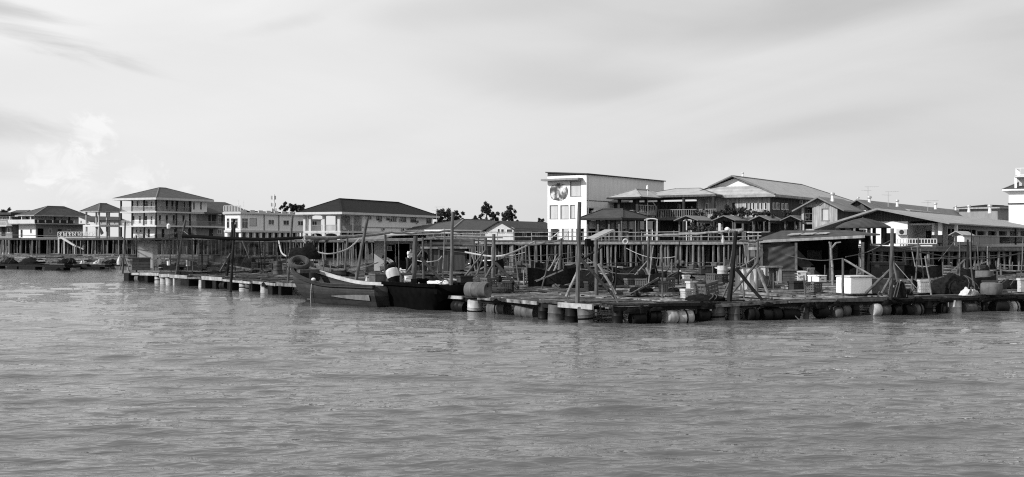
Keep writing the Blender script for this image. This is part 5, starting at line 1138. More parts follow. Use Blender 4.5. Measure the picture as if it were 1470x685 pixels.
def fdrum(px, along, kind, m, r=.30, l=.9, zc=.18, rot=None, out=.25):
    q = ray_edge(px, along)
    (root, lo, t_) = (fr, lo1, 0) if along == 'a' or q < 5*CELL else ((md, lo2, 0) if q < 10*CELL else (bk, lo3, 0))
    c = lo(q, -.0, 0) if along == 'a' else lo(0, q, 0)
    e = RA_ if along == 'a' else RB_; nr = Vector((e.y, -e.x, 0)); nr = -nr if nr.y > 0 else nr
    c = c+nr*out; mb = drum_mesh(kind, r, l); o = mb.build('float_drum', m, root, True); o.location = (c.x, c.y, zc); o.rotation_euler = (TILT.uniform(-.06,.06), TILT.uniform(-.09,.09), math.atan2(e.y, e.x) if rot is None else rot)
    if int(px) % 3: return
    st = MB(); st.lathe([(r*1.05,-.03),(r*1.05,.03)], (0,0,0), (0,0,1) if kind == 'v' else (1,0,0), 16, cap=False); st.build('strap', BLACK, o)
DLIST_B = ((660,683,'h',DRUM_D),(684,703,'v',DRUM_W),(704,737,'p',DRUM_G),(742,781,'p',DRUM_G),(783,797,'v',DRUM_D),(800,823,'v',DRUM_G),(824,841,'v',DRUM_D),(843,862,'v',DRUM_G))
DLIST_A = ((872,888,'v',DRUM_D),(896,918,'h',DRUM_D),(921,940,'h',DRUM_D),(945,962,'h',DRUM_W),(963,987,'h',DRUM_W),(991,1010,'h',DRUM_D),(1012,1034,'v',DRUM_G),(1036,1054,'v',DRUM_G),(1060,1076,'h',DRUM_D),(1080,1110,'h',DRUM_D),(1112,1140,'h',DRUM_D),(1146,1154,'v',DRUM_G),(1160,1178,'h',DRUM_D),(1183,1196,'h',DRUM_G),(1197,1211,'h',DRUM_G),(1213,1226,'v',DRUM_D),
  (1238,1250,'h',DRUM_W),(1251,1267,'h',DRUM_G),(1268,1280,'h',DRUM_D),(1286,1297,'h',DRUM_D),(1299,1312,'h',DRUM_G),(1313,1331,'v',DRUM_D),(1337,1346,'h',DRUM_D),(1351,1370,'v',DRUM_W),(1371,1392,'h',DRUM_G),(1397,1406,'v',DRUM_D),(1409,1433,'h',DRUM_D),(1437,1450,'h',DRUM_W),(1454,1468,'h',DRUM_D))
rg = random.Random(9)
for al, LST in (('b', DLIST_B), ('a', DLIST_A)):
    for x0, x1, kd, m in LST:
        q = ray_edge((x0+x1)/2, al); d = RC.y+(RA_ if al == 'a' else RB_).y*q; w_ = (x1-x0)*d/F*(1.0 if al == 'a' else 1.15)
        if kd == 'v': fdrum((x0+x1)/2, al, 'v', m, min(w_/2, .31), .86, .10+rg.uniform(-.05,.04), out=.3+rg.uniform(0,.2))
        elif kd == 'p': fdrum((x0+x1)/2, al, 'h', m, .29, .85, .17, out=.15, rot=-.64)
        else: fdrum((x0+x1)/2, al, 'h', m, rg.uniform(.24,.29), w_, .18+rg.uniform(-.05,.03), out=.3+rg.uniform(0,.25), rot=math.atan2(*reversed(tuple((RA_ if al == 'a' else RB_)[:2])))+rg.uniform(-.08,.08))
for k in range(20):
    al = 'a' if k < 17 else 'b'; px = rg.uniform(880, 1465) if al == 'a' else rg.choice((735, 790, 842, 330, 350, 300, 415, 395, 700)); q = ray_edge(px, al); E_ = RA_ if al == 'a' else RB_
    nr = Vector((E_.y, -E_.x)); nr = -nr if nr.y > 0 else nr; c = RC+E_*q+nr*.62; o = heap(1000, 428, 16, 10, 'small dark rope tangle hanging over the raft edge', seed=300+k, name='net_bundle', cat='net bundle', dep=.5); o.location = (c.x, c.y, DZ-.16-rg.uniform(0,.15)); o.scale = (rg.uniform(.7,1.8), .8, rg.uniform(.5,1.1)); o.rotation_euler = (0,0,math.atan2(E_.y,E_.x)); o['group'] = 'rope tangles on the raft edges'
BLK = mat('float_block', .012, .8, .5, 3)
def fblock(px, wpx, m):
    q = ray_edge(px, 'b'); root, lo = (md, lo2) if q < 10*CELL else (bk, lo3); c = lo(0, q, 0); d = RC.y+RB_.y*q; nr = Vector((-.8,-.6,0))
    w_ = wpx*d/F*1.15; c = c+nr*.25; mb = MB(); mb.box((0,0,0), (w_, .7, .75), 0); o = mb.build('float_block', m, root, bevel=.05); o.location = (c.x, c.y, .16); o.rotation_euler = (0,0,math.atan2(RB_.y, RB_.x))
for px, w_, m in ((193,19,BLK),(222,12,BLK),(262,5,DRUM_W),(278,28,BLK),(305,13,BLK),(321,12,BLK),(343,14,BLK),(374,12,BLK),(402,14,BLK),(416,8,BLK)): fblock(px, w_, m)
for px, kd, m in ((206,'h',DRUM_G),(234,'v',DRUM_W),(242,'v',DRUM_W),(250,'v',DRUM_W),(298,'v',DRUM_W),(330,'h',DRUM_D),(357,'v',DRUM_W),(366,'v',DRUM_G),(388,'v',DRUM_W),(394,'v',DRUM_G)): fdrum(px, 'b', kd, m, .3, .75, .2)
# left far raft: two long low runs
def far_raft(label, pts, seed, z=.62):
    rg = random.Random(seed); (xa, da), (xb, db) = pts; A, B = P(xa, YH, da), P(xb, YH, db); root = empty('fish_raft', (A.x, A.y, 0), label, 'raft', math.atan2(B.y-A.y, B.x-A.x), 'fish farm rafts'); L_ = (Vector(B)-Vector(A)).length
    for j in range(7):
        y_ = j*3.2; mb = MB(); k = 0
        while k < L_: w_ = rg.uniform(2,5); mb.bb(k, min(k+w_-.1, L_), y_-.4, y_+.4, z-.08+rg.uniform(-.04,.05), z+rg.uniform(0,.1)); k += w_
        mb.build('walkway', PLANK if j else W_GREY, root); MB().bb(0, L_, y_-.35, y_+.35, z-.35, z-.14).build('beam', W_DARK, root)
        k = 1.
        while k < L_ and j == 0: 
            w_ = rg.uniform(.9,3.2); MB().bb(k, k+w_, y_-.42, y_+.3, -.1, z-.36).build('float_block', rg.choice((BLK, BLK, DRUM_G)), root); k += w_+rg.uniform(.3,2)
    for i in range(int(L_/4)+1): MB().bb(i*4-.3, i*4+.3, .45, 19, z-.12, z+rg.uniform(-.06,.0)-.02).build('cross_walkway', PLANK, root)
    return root
far_raft('far left raft in front of the white gangway', ((-40, 115), (112, 104)), 5); far_raft('low far raft between the gangway and the board stack', ((108, 112), (300, 106)), 6); far_raft('far raft below the long left pier', ((-60, 150), (330, 140)), 7)
rg = random.Random(5)
for k in range(60):
    px = rg.uniform(-5, 330); d = rg.choice((104, 107, 111, 114, 118, 122, 141, 146, 152)); p = P(px, YH, d)
    if d < 106 and px > 108: continue
    o = MB().box((0,0,0), (rg.uniform(1.5,4.5), .3, .14), 0).build('loose_plank', rg.choice((W_LIGHT, PLANK, W_GREY))); o.location = (p.x, p.y, .82+.05*(k % 3)); o.rotation_euler = (0, rg.uniform(-.06,.06), rg.uniform(-.5,.5)); tag(o, 'weathered loose plank lying on the raft walkways', 'plank', 'loose planks on the rafts')
def far_item(fn, px, d, label, **k): pass
def far_heap(px, d, wpx, hpx, label, m=NETM, seed=0, name='net_heap', cat='net heap'):
    global dd; o_ = dd; dd = lambda py: d; h = heap(px, 380, wpx, hpx, label, m, seed, name, cat); dd = o_; return h
far_heap(45, 108, 34, 9, 'flat dark net heap at the front of the far left raft', seed=21); far_heap(15, 120, 24, 8, 'dark net heap near the left edge', seed=22); far_heap(95, 107, 26, 8, 'dark net heap at the right end of the far left raft', seed=23)
far_heap(9, 140, 16, 12, 'leafy debris heap at the left edge', seed=24, m=LEAF2); far_heap(140, 118, 12, 5, 'white sack heap on the low far raft', m=TARPL, seed=25, name='sack_heap', cat='sacks'); far_heap(118, 116, 6, 5, 'tiny white sack on the far left raft', m=STYRO, seed=26, name='sack', cat='sack')
far_heap(158, 119, 22, 6, 'dark net heap between the pale sacks and the first pole', seed=27); far_heap(144, 150, 7, 3, 'white bundle beneath the end of the gangway', m=STYRO, seed=28, name='sack', cat='sack'); far_heap(172, 100, 9, 12, 'pale sail-like sheet bundle at the foot of the first pole', m=TARPL, seed=29, name='sheet_bundle', cat='sheet')

# ---------------------------------------------------------------- poles, braces, ropes
def pole(px0, py0, px1, py1, d, r, label, m=POLE, d1=None, name='mooring_pole', cat='pole', grp=None, r1=None, base=None):
    a = P(px0, py0, d)
    if base is None and 0 < a.z < 1.6 and d < 90:      # stands on the raft, never in front of its edge
        de = RC.y+RA_.y*ray_edge(px0, 'a') if px0 > 858 else RC.y+RB_.y*ray_edge(px0, 'b')
        d = max(min(dd(py0), 100), de+.15) if a.z < 1.05 else d; a = P(px0, YH, d); a.z = DZ-.25 if abs(d-de) < 1 or a.z < 1.05 else 0
    b = P(px1, py1, d1 or d)
    mb = MB(); k_ = .74; mb.tube(a, b, r*k_, (r1 or r*.8)*k_, 8, rings=6, wob=r*.12); o = mb.build(name, m, None, True, loc=tuple(a)); return tag(o, label, cat, grp)
def brace(px0, py0, px1, py1, d, r, label, m=POLE, d1=None): return pole(px0, py0, px1, py1, d, r, label, m, d1, name='brace', cat='brace', base=1)
pole(176, 397, 180, 318, 79, .10, 'slim pale pole at the left corner of the raft'); brace(177, 366, 186, 390, 79, .06, 'short brace at the foot of the leftmost pole'); brace(172, 388, 178, 362, 79.5, .05, 'second thin brace left of the leftmost pole')
pole(252, 400, 266, 316, 68, .13, 'leaning grey pole left of the horizontal log', W_GREY); pole(277, 380, 275, 318, 78, .05, 'thin upright pole right of the leaning grey pole'); brace(264, 332, 279, 344, 68, .03, 'thin stay at the top of the leaning grey pole', ROPE)
pl = pole(246, 384, 242, 331, 84, .06, 'thin pole with a white lamp on top'); 
q = P(242, 329, 84); lm = MB().lathe([(.02,0),(.12,.05),(.14,.3),(.05,.42)], (0,0,0), (0,0,1), 10).build('lamp', STYRO, pl); lm.location = q-pl.location
pole(324, 413, 336, 314, 59, .13, 'thick dark leaning pole crossing the horizontal log', POLE_D); pole(331, 392, 337, 322, 61, .11, 'second dark pole tied beside the thick leaning one', POLE_D); brace(316, 390, 331, 364, 61, .07, 'dark brace left of the double pole', W_GREY); brace(347, 344, 358, 371, 62, .05, 'thin stick hanging under the log right of the double pole')
pole(413, 412, 420, 309, 55, .09, 'slim tall pole left of the boat bow', W_GREY); pole(421, 400, 425, 345, 57, .06, 'thin second pole just left of the boat bow', W_GREY)
pole(494, 393, 499, 335, 64, .10, 'pole under the right end of the pale log'); pole(508, 412, 528, 312, 53, .12, 'long leaning pole behind the pale gunwale'); pole(371, 384, 372, 345, 74, .05, 'thin stake in the dark net curtain'); pole(412, 378, 411, 348, 76, .05, 'thin stake left of the rope loop'); pole(450, 372, 450, 343, 78, .05, 'thin stake inside the rope loop')
pole(553, 400, 553, 337, 72, .12, 'shed post at the left of the two workers', W_GREY); pole(592, 404, 597, 339, 68, .20, 'thick post in front of the shed door', POLE); pole(608, 402, 607, 340, 68, .09, 'slim post right of the thick shed post', W_GREY)
brace(582, 394, 607, 358, 67.5, .08, 'brace rising right in front of the shed wall'); brace(604, 370, 645, 415, 60, .12, 'dark thick brace falling right from the shed posts', POLE_D, d1=55); brace(600, 372, 590, 360, 67, .06, 'small cross brace between the shed posts')
pole(647, 420, 650, 304, 47, .10, 'tall pale square-looking pole behind the black boat', POLE, r1=.09)
pole(697, 403, 697, 339, 56, .13, 'left post of the pair with the horizontal rails', W_GREY); pole(707, 408, 709, 336, 54, .14, 'right post of the pair with the horizontal rails', W_GREY); pole(685, 391, 687, 340, 64, .08, 'slim post behind the pair with the horizontal rails', W_GREY)
brace(667, 397, 697, 359, 57, .08, 'long brace left of the post pair'); brace(685, 394, 695, 364, 58, .07, 'steep brace left of the post pair'); brace(697, 399, 708, 379, 54, .08, 'short brace between the post pair'); brace(712, 378, 744, 413, 52, .10, 'dark brace falling right from the post pair', POLE_D, d1=47)
brace(650, 339, 722, 341, 60, .08, 'horizontal rail tied across the post pair', W_LIGHT); brace(664, 352, 710, 353, 62, .06, 'lower horizontal rail across the post pair', W_GREY); brace(680, 345, 712, 345.5, 61, .05, 'middle horizontal rail across the post pair', W_GREY)
pole(829, 434, 832, 290, 41.5, .11, 'tallest pole of the farm standing at the raft corner', POLE, r1=.09); brace(813, 426, 829, 389, 42, .08, 'pale brace left of the tallest pole', W_LIGHT); brace(833, 371, 884, 428, 43, .09, 'long dark brace falling right from the tallest pole', POLE_D, d1=40.6)
pole(857, 424, 856, 342, 44, .11, 'post carrying the solar panel', POLE); brace(838, 372, 868, 352, 45, .07, 'dark strut crossing the solar panel post', POLE_D); brace(859, 379, 884, 422, 44, .075, 'pale brace right of the solar panel post', W_LIGHT)
pole(801, 402, 806, 342, 55, .12, 'leaning post with the pale basket at its foot'); brace(776, 401, 805, 366, 56, .06, 'long brace left of the leaning post'); brace(794, 392, 803, 371, 57, .07, 'short pale brace at the foot of the leaning post', W_LIGHT)
pole(929, 409, 931, 342, 55, .10, 'post between two braces right of the solar panel'); brace(898, 411, 929, 375, 55.5, .06, 'long pale brace left of the post right of the solar panel', W_LIGHT); brace(928, 384, 941, 411, 55, .10, 'short thick pale brace right of that post', W_LIGHT)
pole(1046, 436, 1057, 332, 41.5, .14, 'thick dark leaning post at the right front edge', POLE_D, r1=.09); brace(1056, 385, 1094, 431, 42, .10, 'dark brace of the crossed pair before the sheet-covered tank', POLE_D); brace(1087, 377, 1052, 420, 43, .07, 'pale brace of the crossed pair before the sheet-covered tank', W_GREY); brace(1036, 430, 1047, 406, 42, .06, 'small brace left of the thick dark post', W_GREY)
pole(1086, 419, 1088, 344, 46, .09, 'pale upright post right of the crossed braces'); brace(1088, 385, 1102, 421, 46, .09, 'pale brace right of the pale upright post', W_LIGHT)
sp = pole(1197, 410, 1193, 356, 57, .09, 'forked pole at the open side of the tarpaulin shed', W_LIGHT); fk = MB(); a = P(1193,357,57)-sp.location; fk.bar(a, a+Vector((.25,0,.3)), .07); fk.bar(a+Vector((.25,0,.3)), a+Vector((.5,0,.33)), .06); fk.bar(a, a+Vector((-.1,0,.35)), .06); fk.build('fork', W_LIGHT, sp)
pole(1210, 424, 1210, 371, 46, .08, 'short post at the left corner of the white fish tank'); brace(1212, 373, 1257, 399, 46.5, .06, 'white slanting stick above the white fish tank', EDGEW)
pole(1278, 424, 1281, 328, 45, .12, 'tall post with many braces at the right', POLE); brace(1243, 421, 1279, 386, 45, .09, 'long brace left of the tall right-hand post', W_GREY); brace(1266, 421, 1279, 397, 44.6, .08, 'steep brace left of the tall right-hand post', W_GREY); brace(1282, 375, 1288, 404, 46, .07, 'pale stick right of the tall right-hand post'); brace(1283, 376, 1316, 414, 47, .02, 'thin stay wire right of the tall right-hand post', ROPE)
pole(1388, 392, 1389, 344, 78, .11, 'right leg of the little roofed box', POLE_D); pole(1377, 384, 1378, 341, 80, .10, 'left leg of the little roofed box', W_GREY); brace(1361, 395, 1389, 370, 77, .12, 'long brace left of the little roofed box', W_GREY); brace(1385, 393, 1384, 374, 77, .09, 'stub post below the little roofed box', W_LIGHT); brace(1372, 345, 1347, 375, 84, .04, 'thin diagonal stay left of the little roofed box')
pole(1437, 395, 1437, 387, 73, .1, 'stub stake on the mud flat nearest the right edge'); 
for px, pb, pt, d, lab in ((1199,372,330,80,'slim post right of the forked pole'),(1240,374,330,84,'slim post left of the gazebo legs'),(1453,392,376,90,'mud flat stake at the far right'),(1436,394,378,88,'mud flat stake left of the far right one'),(745,385,350,96,'slim post among the central pier piles'),(768,372,345,100,'second slim post among the central pier piles'),(964,398,372,70,'low tripod stick before the central pier')):
    pole(px, pb, px+.5, pt, d, .08, lab)
brace(958, 389, 965, 374, 75, .06, 'left stick of a low tripod before the central pier'); brace(974, 390, 964, 375, 75, .06, 'right stick of a low tripod before the central pier')
def log(px0, py0, d0, px1, py1, d1, r, m, label, r1=None):
    a, b = P(px0, py0, d0), P(px1, py1, d1); mb = MB(); n = 9; rg = random.Random(int(px0)); pts = [a.lerp(b, k/n)+Vector((0,0,-.10*sin(pi*k/n)+rg.uniform(-.03,.03))) for k in range(n+1)]
    o = mb.sweep(pts, r, 9, r1).build('horizontal_log', m, None, True, loc=tuple(a)); tag(o, label, 'log')
log(262, 338.5, 60, 446, 342, 58, .10, BLACK, 'black horizontal log slung across the dark poles', .085); log(437, 341, 57, 560, 334, 60, .11, W_LIGHT, 'pale horizontal log continuing right from the black one', .07)
log(560, 333.5, 62, 648, 331, 64, .06, W_LIGHT, 'thin pale spar above the work shed'); log(1062, 344, 47, 1095, 343, 47, .05, W_GREY, 'short spar at the top of the pale upright post')
log(925, 338, 60, 1064, 329, 56, .06, W_LIGHT, 'long pale spar rising to the thick dark leaning post'); log(1048, 330, 46, 1066, 329, 46, .08, W_LIGHT, 'thick pale spar end lashed to the thick dark leaning post')
log(1240, 352, 62, 1320, 352, 62, .05, W_GREY, 'thin rail before the gazebo'); log(740, 351, 58, 806, 344, 56, .045, W_GREY, 'thin rail running left from the leaning post with the basket')
def rope(pts, r, m, label, d=None):
    q = [P(*p) for p in pts]; out = []
    for i in range(len(q)-1):                   # Catmull-Rom through the points
        a, b, c, e = q[max(i-1,0)], q[i], q[i+1], q[min(i+2, len(q)-1)]
        for k in range(5):
            t = k/5; out.append(.5*((2*b)+(c-a)*t+(2*a-5*b+4*c-e)*t*t+(3*b-a-3*c+e)*t**3))
    out.append(q[-1]); o = MB().sweep(out, r, 6).build('rope', m, None, True, loc=tuple(out[0])); tag(o, label, 'rope')
rope([(434,343,56),(445,356,56),(460,363,56),(478,364,56),(500,357,57),(516,343,58)], .04, ROPE, 'thick pale rope sagging in a loop under the pale log')
rope([(668,362,60),(690,366,58),(712,368,56),(735,363,56),(767,347,60)], .045, ROPE, 'pale rope sagging between the post pair and the central pier')
rope([(596,373,66),(610,376,64),(628,374,64),(634,368,66)], .03, ROPE, 'short pale rope at the dark shed wall'); rope([(1282,354,47),(1320,362,52),(1380,371,60),(1420,371,64),(1470,363,70),(1500,355,72)], .035, ROPED, 'long thin rope sagging towards the right edge')
rope([(1128,366,58),(1150,371,56),(1180,374,54),(1210,371,46)], .02, ROPED, 'thin dark line across the open shed'); rope([(1214,369,47),(1245,362,50),(1279,345,46)], .02, ROPED, 'thin line rising to the tall right-hand post')
rope([(0,337,180),(90,339,130),(176,341,80)], .05, ROPED, 'thin line running left from the leftmost pole'); rope([(400,345,60),(404,362,57),(411,368,56)], .04, ROPE, 'short pale rope hanging left of the slim tall pole'); rope([(877,410,40.5),(888,438,39.8),(896,462,39.6)], .035, ROPED, 'dark mooring line dropping into the water right of the drums')
rope([(1110,430,41),(1135,448,41.3),(1150,462,41)], .02, ROPED, 'thin mooring line before the long dark drums')
# solar panel
a = P(856, 341, 44); r = empty('solar_panel', a, 'tilted solar panel on top of its post left of the tallest pole', 'solar panel', .3)
pn = MB().box((.15,0,.12), (.9,1.0,.04), 0, ('Y', -.42)).build('panel', SOLAR, r); MB().box((.15,0,.095), (.94,1.04,.03), 0, ('Y', -.42)).build('frame', METAL, r); MB().bar((0,0,-.1), (.1,0,.1), .06).build('bracket', METAL, r); MB().bb(-.45,-.15,-.12,.1,-.35,-.05).build('battery_box', BLACK, r)
# little roofed box
a = P(1384, 345, 78); r = empty('roofed_box', a, 'little ribbed roof over a white box on stilts at the right', 'shrine box', .5)
MB().bb(-.35,.35,-.3,.3,-.1,.32).build('box_body', STYRO, r); m_ = MB(); m_.slab([(-.75,-.5,.38),(.55,-.5,.34),(.55,.1,.62),(-.75,.1,.66)], .05); m_.slab([(-.75,.7,.38),(.55,.7,.34),(.55,.101,.62),(-.75,.101,.66)], .05); m_.build('roof', TIN_L, r); MB().bb(.36,.45,-.32,-.2,-.2,-.02).build('lamp', STEELW, r)

# ---------------------------------------------------------------- sheds on the rafts
def sheet(name, m, parent, A, B, C, D, n=16, wob=.05, seed=0, sag=0., ):
    """wavy cloth between four corners (A B bottom, D C top)"""
    rg = random.Random(seed); A, B, C, D = map(Vector, (A, B, C, D)); ph = [rg.uniform(0,6.28) for _ in range(6)]; nr = (B-A).cross(D-A).normalized(); mb = MB()
    for j in range(n+1):
        for i in range(n+1):
            u, v = i/n, j/n; p = A.lerp(B, u).lerp(D.lerp(C, u), v)
            f = sin(5*u+4*v+ph[0])+.5*sin(11*u-9*v+ph[1])+.45*sin(8*u+19*v+ph[2])+.3*sin(15*u-27*v+ph[3]); p = p+nr*wob*f+Vector((0,0,-sag*sin(pi*u)*v)); mb.v.append(tuple(p))
    mb.f = [(j*(n+1)+i, j*(n+1)+i+1, (j+1)*(n+1)+i+1, (j+1)*(n+1)+i) for j in range(n) for i in range(n)]
    o = mb.build(name, m, parent, True); 
    if m is not NETV: md = o.modifiers.new('thickness', 'SOLIDIFY'); md.thickness = .02
    return o
H = House('work_shed', 'pale-walled work shed with sagging tin awning where two people work', 'shed', 537, 80, 3, DZ)
xr = H.a('R', 612); zt = H.h(346); on_deck(560, 390); on_deck(600, 390)
H.wall('R', 0, xr, 0, zt, CREAM, [(554,567,351,392,'o'),(568,588,350,392,'o'),(556,562,353,360,'w')], off=0); H.box_back(0, xr, 0, 4, 0, zt, W_DARK)
H.wall('L', .21, 4, 0, zt, CONC)
rf = MB(); x0, x1 = H.a('R', 494), H.a('R', 656)
rf.slab([(x0,-2.4,H.h(344)),(x1*.62,-2.4,H.h(343)),(x1*.62,4.6,H.h(336)),(x0+2,4.6,H.h(337))], .07); rf.build('tin_roof', TIN_M, H.root)
rf = MB(); rf.slab([(x1*.1,-1.4,H.h(338)),(x1,-1.2,H.h(334)),(x1-1.5,4.2,H.h(331)),(x1*.2,4.2,H.h(333))], .06); rf.build('roof_sheet', TIN_L, H.root)
MB().bb(x0, x1*.6, -2.5, -2.38, H.h(346), H.h(344.2)).build('eave_beam', W_LIGHT, H.root)
for px in (500, 530, 612): H.posts([(H.a('R', px), -2.3)], 0, H.h(346), .16, W_GREY)
H = House('shed', 'dark corrugated shed with a pale front beam right of the work shed', 'shed', 614, 78, 6, DZ)
xr = H.a('R', 683); on_deck(630, 391); on_deck(670, 391)
H.wall('R', 0, H.a('R', 668), 0, H.h(357), BOARD_D, [(672,676,365,380,'w')]); H.box_back(0, H.a('R', 668), 0, 3.5, 0, H.h(357), BOARD_D); H.wall('L', .21, 3.5, 0, H.h(357), CONC)
mb = MB(); mb.bb(-.5, xr, -.25, -.1, H.h(357), H.h(352)); mb.build('beam', EDGEW, H.root); mb = MB(); mb.slab([(-.6,-.3,H.h(351)),(xr,-.3,H.h(351.5)),(xr,4,H.h(341)),(-.6,4,H.h(341))], .08); mb.build('roof', TIN_D, H.root)
MB().bar((-.5,-.5,H.h(343)), (xr+.5,-.5,H.h(342)), .1, .1).build('beam', W_LIGHT, H.root)
for px in (618, 640, 660, 680): H.posts([(H.a('R', px), -.5)], 0 if px in (618, 680) else H.h(351)+.02, H.h(343), .12, W_GREY)
tb = MB()
for k in range(2): tb.lathe([(.33,-.1),(.40,-.05),(.40,.05),(.33,.1)], (-.45-.1*k, -.6, 1.0-.1*k), (.4,-1,0), 18, cap=False); tb.lathe([(.33,-.1),(.26,0),(.33,.1)], (-.45-.1*k, -.6, 1.0-.1*k), (.4,-1,0), 18, cap=False)
c = P(606, 368, 77); o = tb.build('old_tyre', BLACK, None, True); o.location = (c.x+.5, c.y, c.z-1.0); tag(o, 'tyre hanging on the mottled wall between the two sheds', 'tyre')
H = House('tarpaulin_shed', 'open shed with dark low-pitched roof and a creased grey tarpaulin wall', 'shed', 1092, 62, -13, DZ)
xr = H.a('R', 1250); on_deck(1100, 395); on_deck(1180, 400); on_deck(1220,395)
za, zb = H.h(345), H.h(336.5,'R',xr)
mb = MB(); mb.slab([(-.3,-.6,za+.02),(H.a('R',1262),-.6,zb+.02),(H.a('R',1225),5.5,H.hxy(330.5,4,5.5)),(1.2,5.5,H.hxy(331,1,5.5))], .08); rf = mb.build('roof', TIN_D, H.root)
mb = MB(); mb.bar((-.4,-.68,za-.08), (H.a('R',1240),-.68,zb-.12), .1, .15); mb.build('beam', EDGEW, H.root)
xE = H.a('R',1262); zB0, zB1 = H.hxy(331,1,5.5), H.hxy(330.5,4,5.5)
def rz_(x, y): f = (y+.6)/6.1; return (za+.02+(zb-za)*(x+.3)/(xE+.3))*(1-f)+(zB0+(zB1-zB0)*x/xE)*f+.07
for pa, pb_ in ((1130, 1147), (1150, 1168), (1171, 1188)):
    m_ = MB(); m_.slab([(H.a('R',pa), 1.0, rz_(H.a('R',pa), 1.0)), (H.a('R',pb_), 1.0, rz_(H.a('R',pb_), 1.0)), (H.a('R',pb_)+.3, 2.2, rz_(H.a('R',pb_)+.3, 2.2)), (H.a('R',pa)+.3, 2.2, rz_(H.a('R',pa)+.3, 2.2))], .03); m_.build('skylight_sheet', EDGEW, rf)
xt = H.a('R', 1141); sheet('tarpaulin_wall', TARP, H.root, (0,-.4,.35), (xt,-.4,.45), (xt,-.45,za-.15), (0,-.45,za-.2), 34, .05, 3)
sheet('tarpaulin_wall', TARP, H.root, (0,5,.35), (0,-.35,.35), (0,-.4,za-.2), (0,5,za+.2), 14, .06, 4)
bw_ = MB(); k = 0; bw_.bb(0, H.a('R',1238), 5.13, 5.2, 0, zB0-.12)
while k < H.a('R', 1238): bw_.bb(k, k+.305, 5.0+.02*(int(k*9) % 3), 5.12, 0, zB0-.1); k += .31
bw_.build('wall', W_DARK, H.root); bw_ = MB(); k = .1
while k < 4.9: bw_.bb(H.a('R',1238)+.3, H.a('R',1238)+.4, k, k+.4, 0, H.h(337)); k += .44
bw_.build('wall', W_DARK, H.root)
for px in (1092, 1141, 1190, 1236): H.posts([(H.a('R', px)+.05, -.55)], 0, za-.1, .14, W_GREY)
sh = MB(); sh.bb(xt+.5, H.a('R',1195), 3.6, 4.6, 1.0, 1.1); sh.bb(xt+.8, xt+1.6, 3.7, 4.4, 1.11, 1.6); sh.bb(xt+2, xt+2.5, 3.7, 4.3, 1.11, 1.9); sh.build('shelf', W_GREY, H.root)
# net canopy and small hut on the left raft, dark net curtain under the log
root = empty('net_canopy', P(185, YH, 80)*Vector((1,1,0)) if False else (P(185,YH,80).x, 80, DZ), 'dark net canopy draped over poles on the left raft', 'net canopy')
def loc(px, py, d): return P(px, py, d)-root.location
sheet('netting', NETV, root, loc(182,352,78), loc(300,392,66), loc(264,333,68), loc(196,337,82), 22, .12, 5, .5)
sheet('netting', NETV, root, loc(186,380,79), loc(200,386,77), loc(196,337,82), loc(182,347,78), 12, .08, 6)
sheet('netting', NETV, root, loc(196,337,82), loc(264,333,69), loc(290,345,84), loc(205,345,95), 18, .15, 7, .5)
m_ = MB()
for px, py, d, zt in ((196,338,82,0),(290,344,84,0),(205,345,95,0)): q = loc(px,py,d); m_.tube((q.x,q.y,-.3), q, .06, .05, 6)
m_.build('net_pole', POLE_D, root)
root2 = root; H = House('net_store_hut', 'small pale hut seen through the net canopy', 'hut', 197, 88, 10, DZ)
xr = H.a('R', 219); H.wall('R', 0, xr, 0, H.h(349), CREAM, [(206,209,350,354,'w')]); H.wall('L', .21, 2.5, 0, H.h(349), CREAM); H.box_back(0, xr, 0, 2.5, 0, H.h(349), CREAM); MB().bb(-.3, xr+.3, -.3, 2.8, H.h(349)+.01, H.h(347.5)).build('roof', TIN_D, H.root); on_deck(208, 385)
root = empty('net_curtain', (P(345,YH,64).x, 64, DZ), 'dark net curtain hanging below the black log', 'net curtain')
sheet('netting', NETV, root, loc(300,392,66), loc(362,391,64), loc(366,343,62), loc(296,341,64), 20, .1, 8); sheet('netting', NETV, root, loc(362,391,66), loc(412,388,64), loc(413,344,60), loc(367,344,62), 20, .1, 9)
root = empty('net_screen', (P(318,YH,90).x, 90, DZ), 'second dark net screen behind the net curtain', 'net screen')
sheet('netting', NETV, root, loc(275,378,92), loc(400,378,88), loc(396,347,88), loc(290,345,92), 20, .15, 10); m_ = MB()
for px in (285, 318, 350, 380, 398): q = loc(px, 345, 90); m_.tube((q.x,q.y,-.3), q, .07, .05, 6)
m_.build('net_pole', POLE, root)
for k, (px, py, w_, lab) in enumerate(((292,372,14,'grey fish box behind the dark net curtain, left one'),(312,372,10,'grey fish box behind the dark net curtain, right one'),(430,372,18,'dark low box stack behind the boat bow'))):
    wood_box(px, max(py, 378), w_, 12, lab, CRATEG, rz=.1)

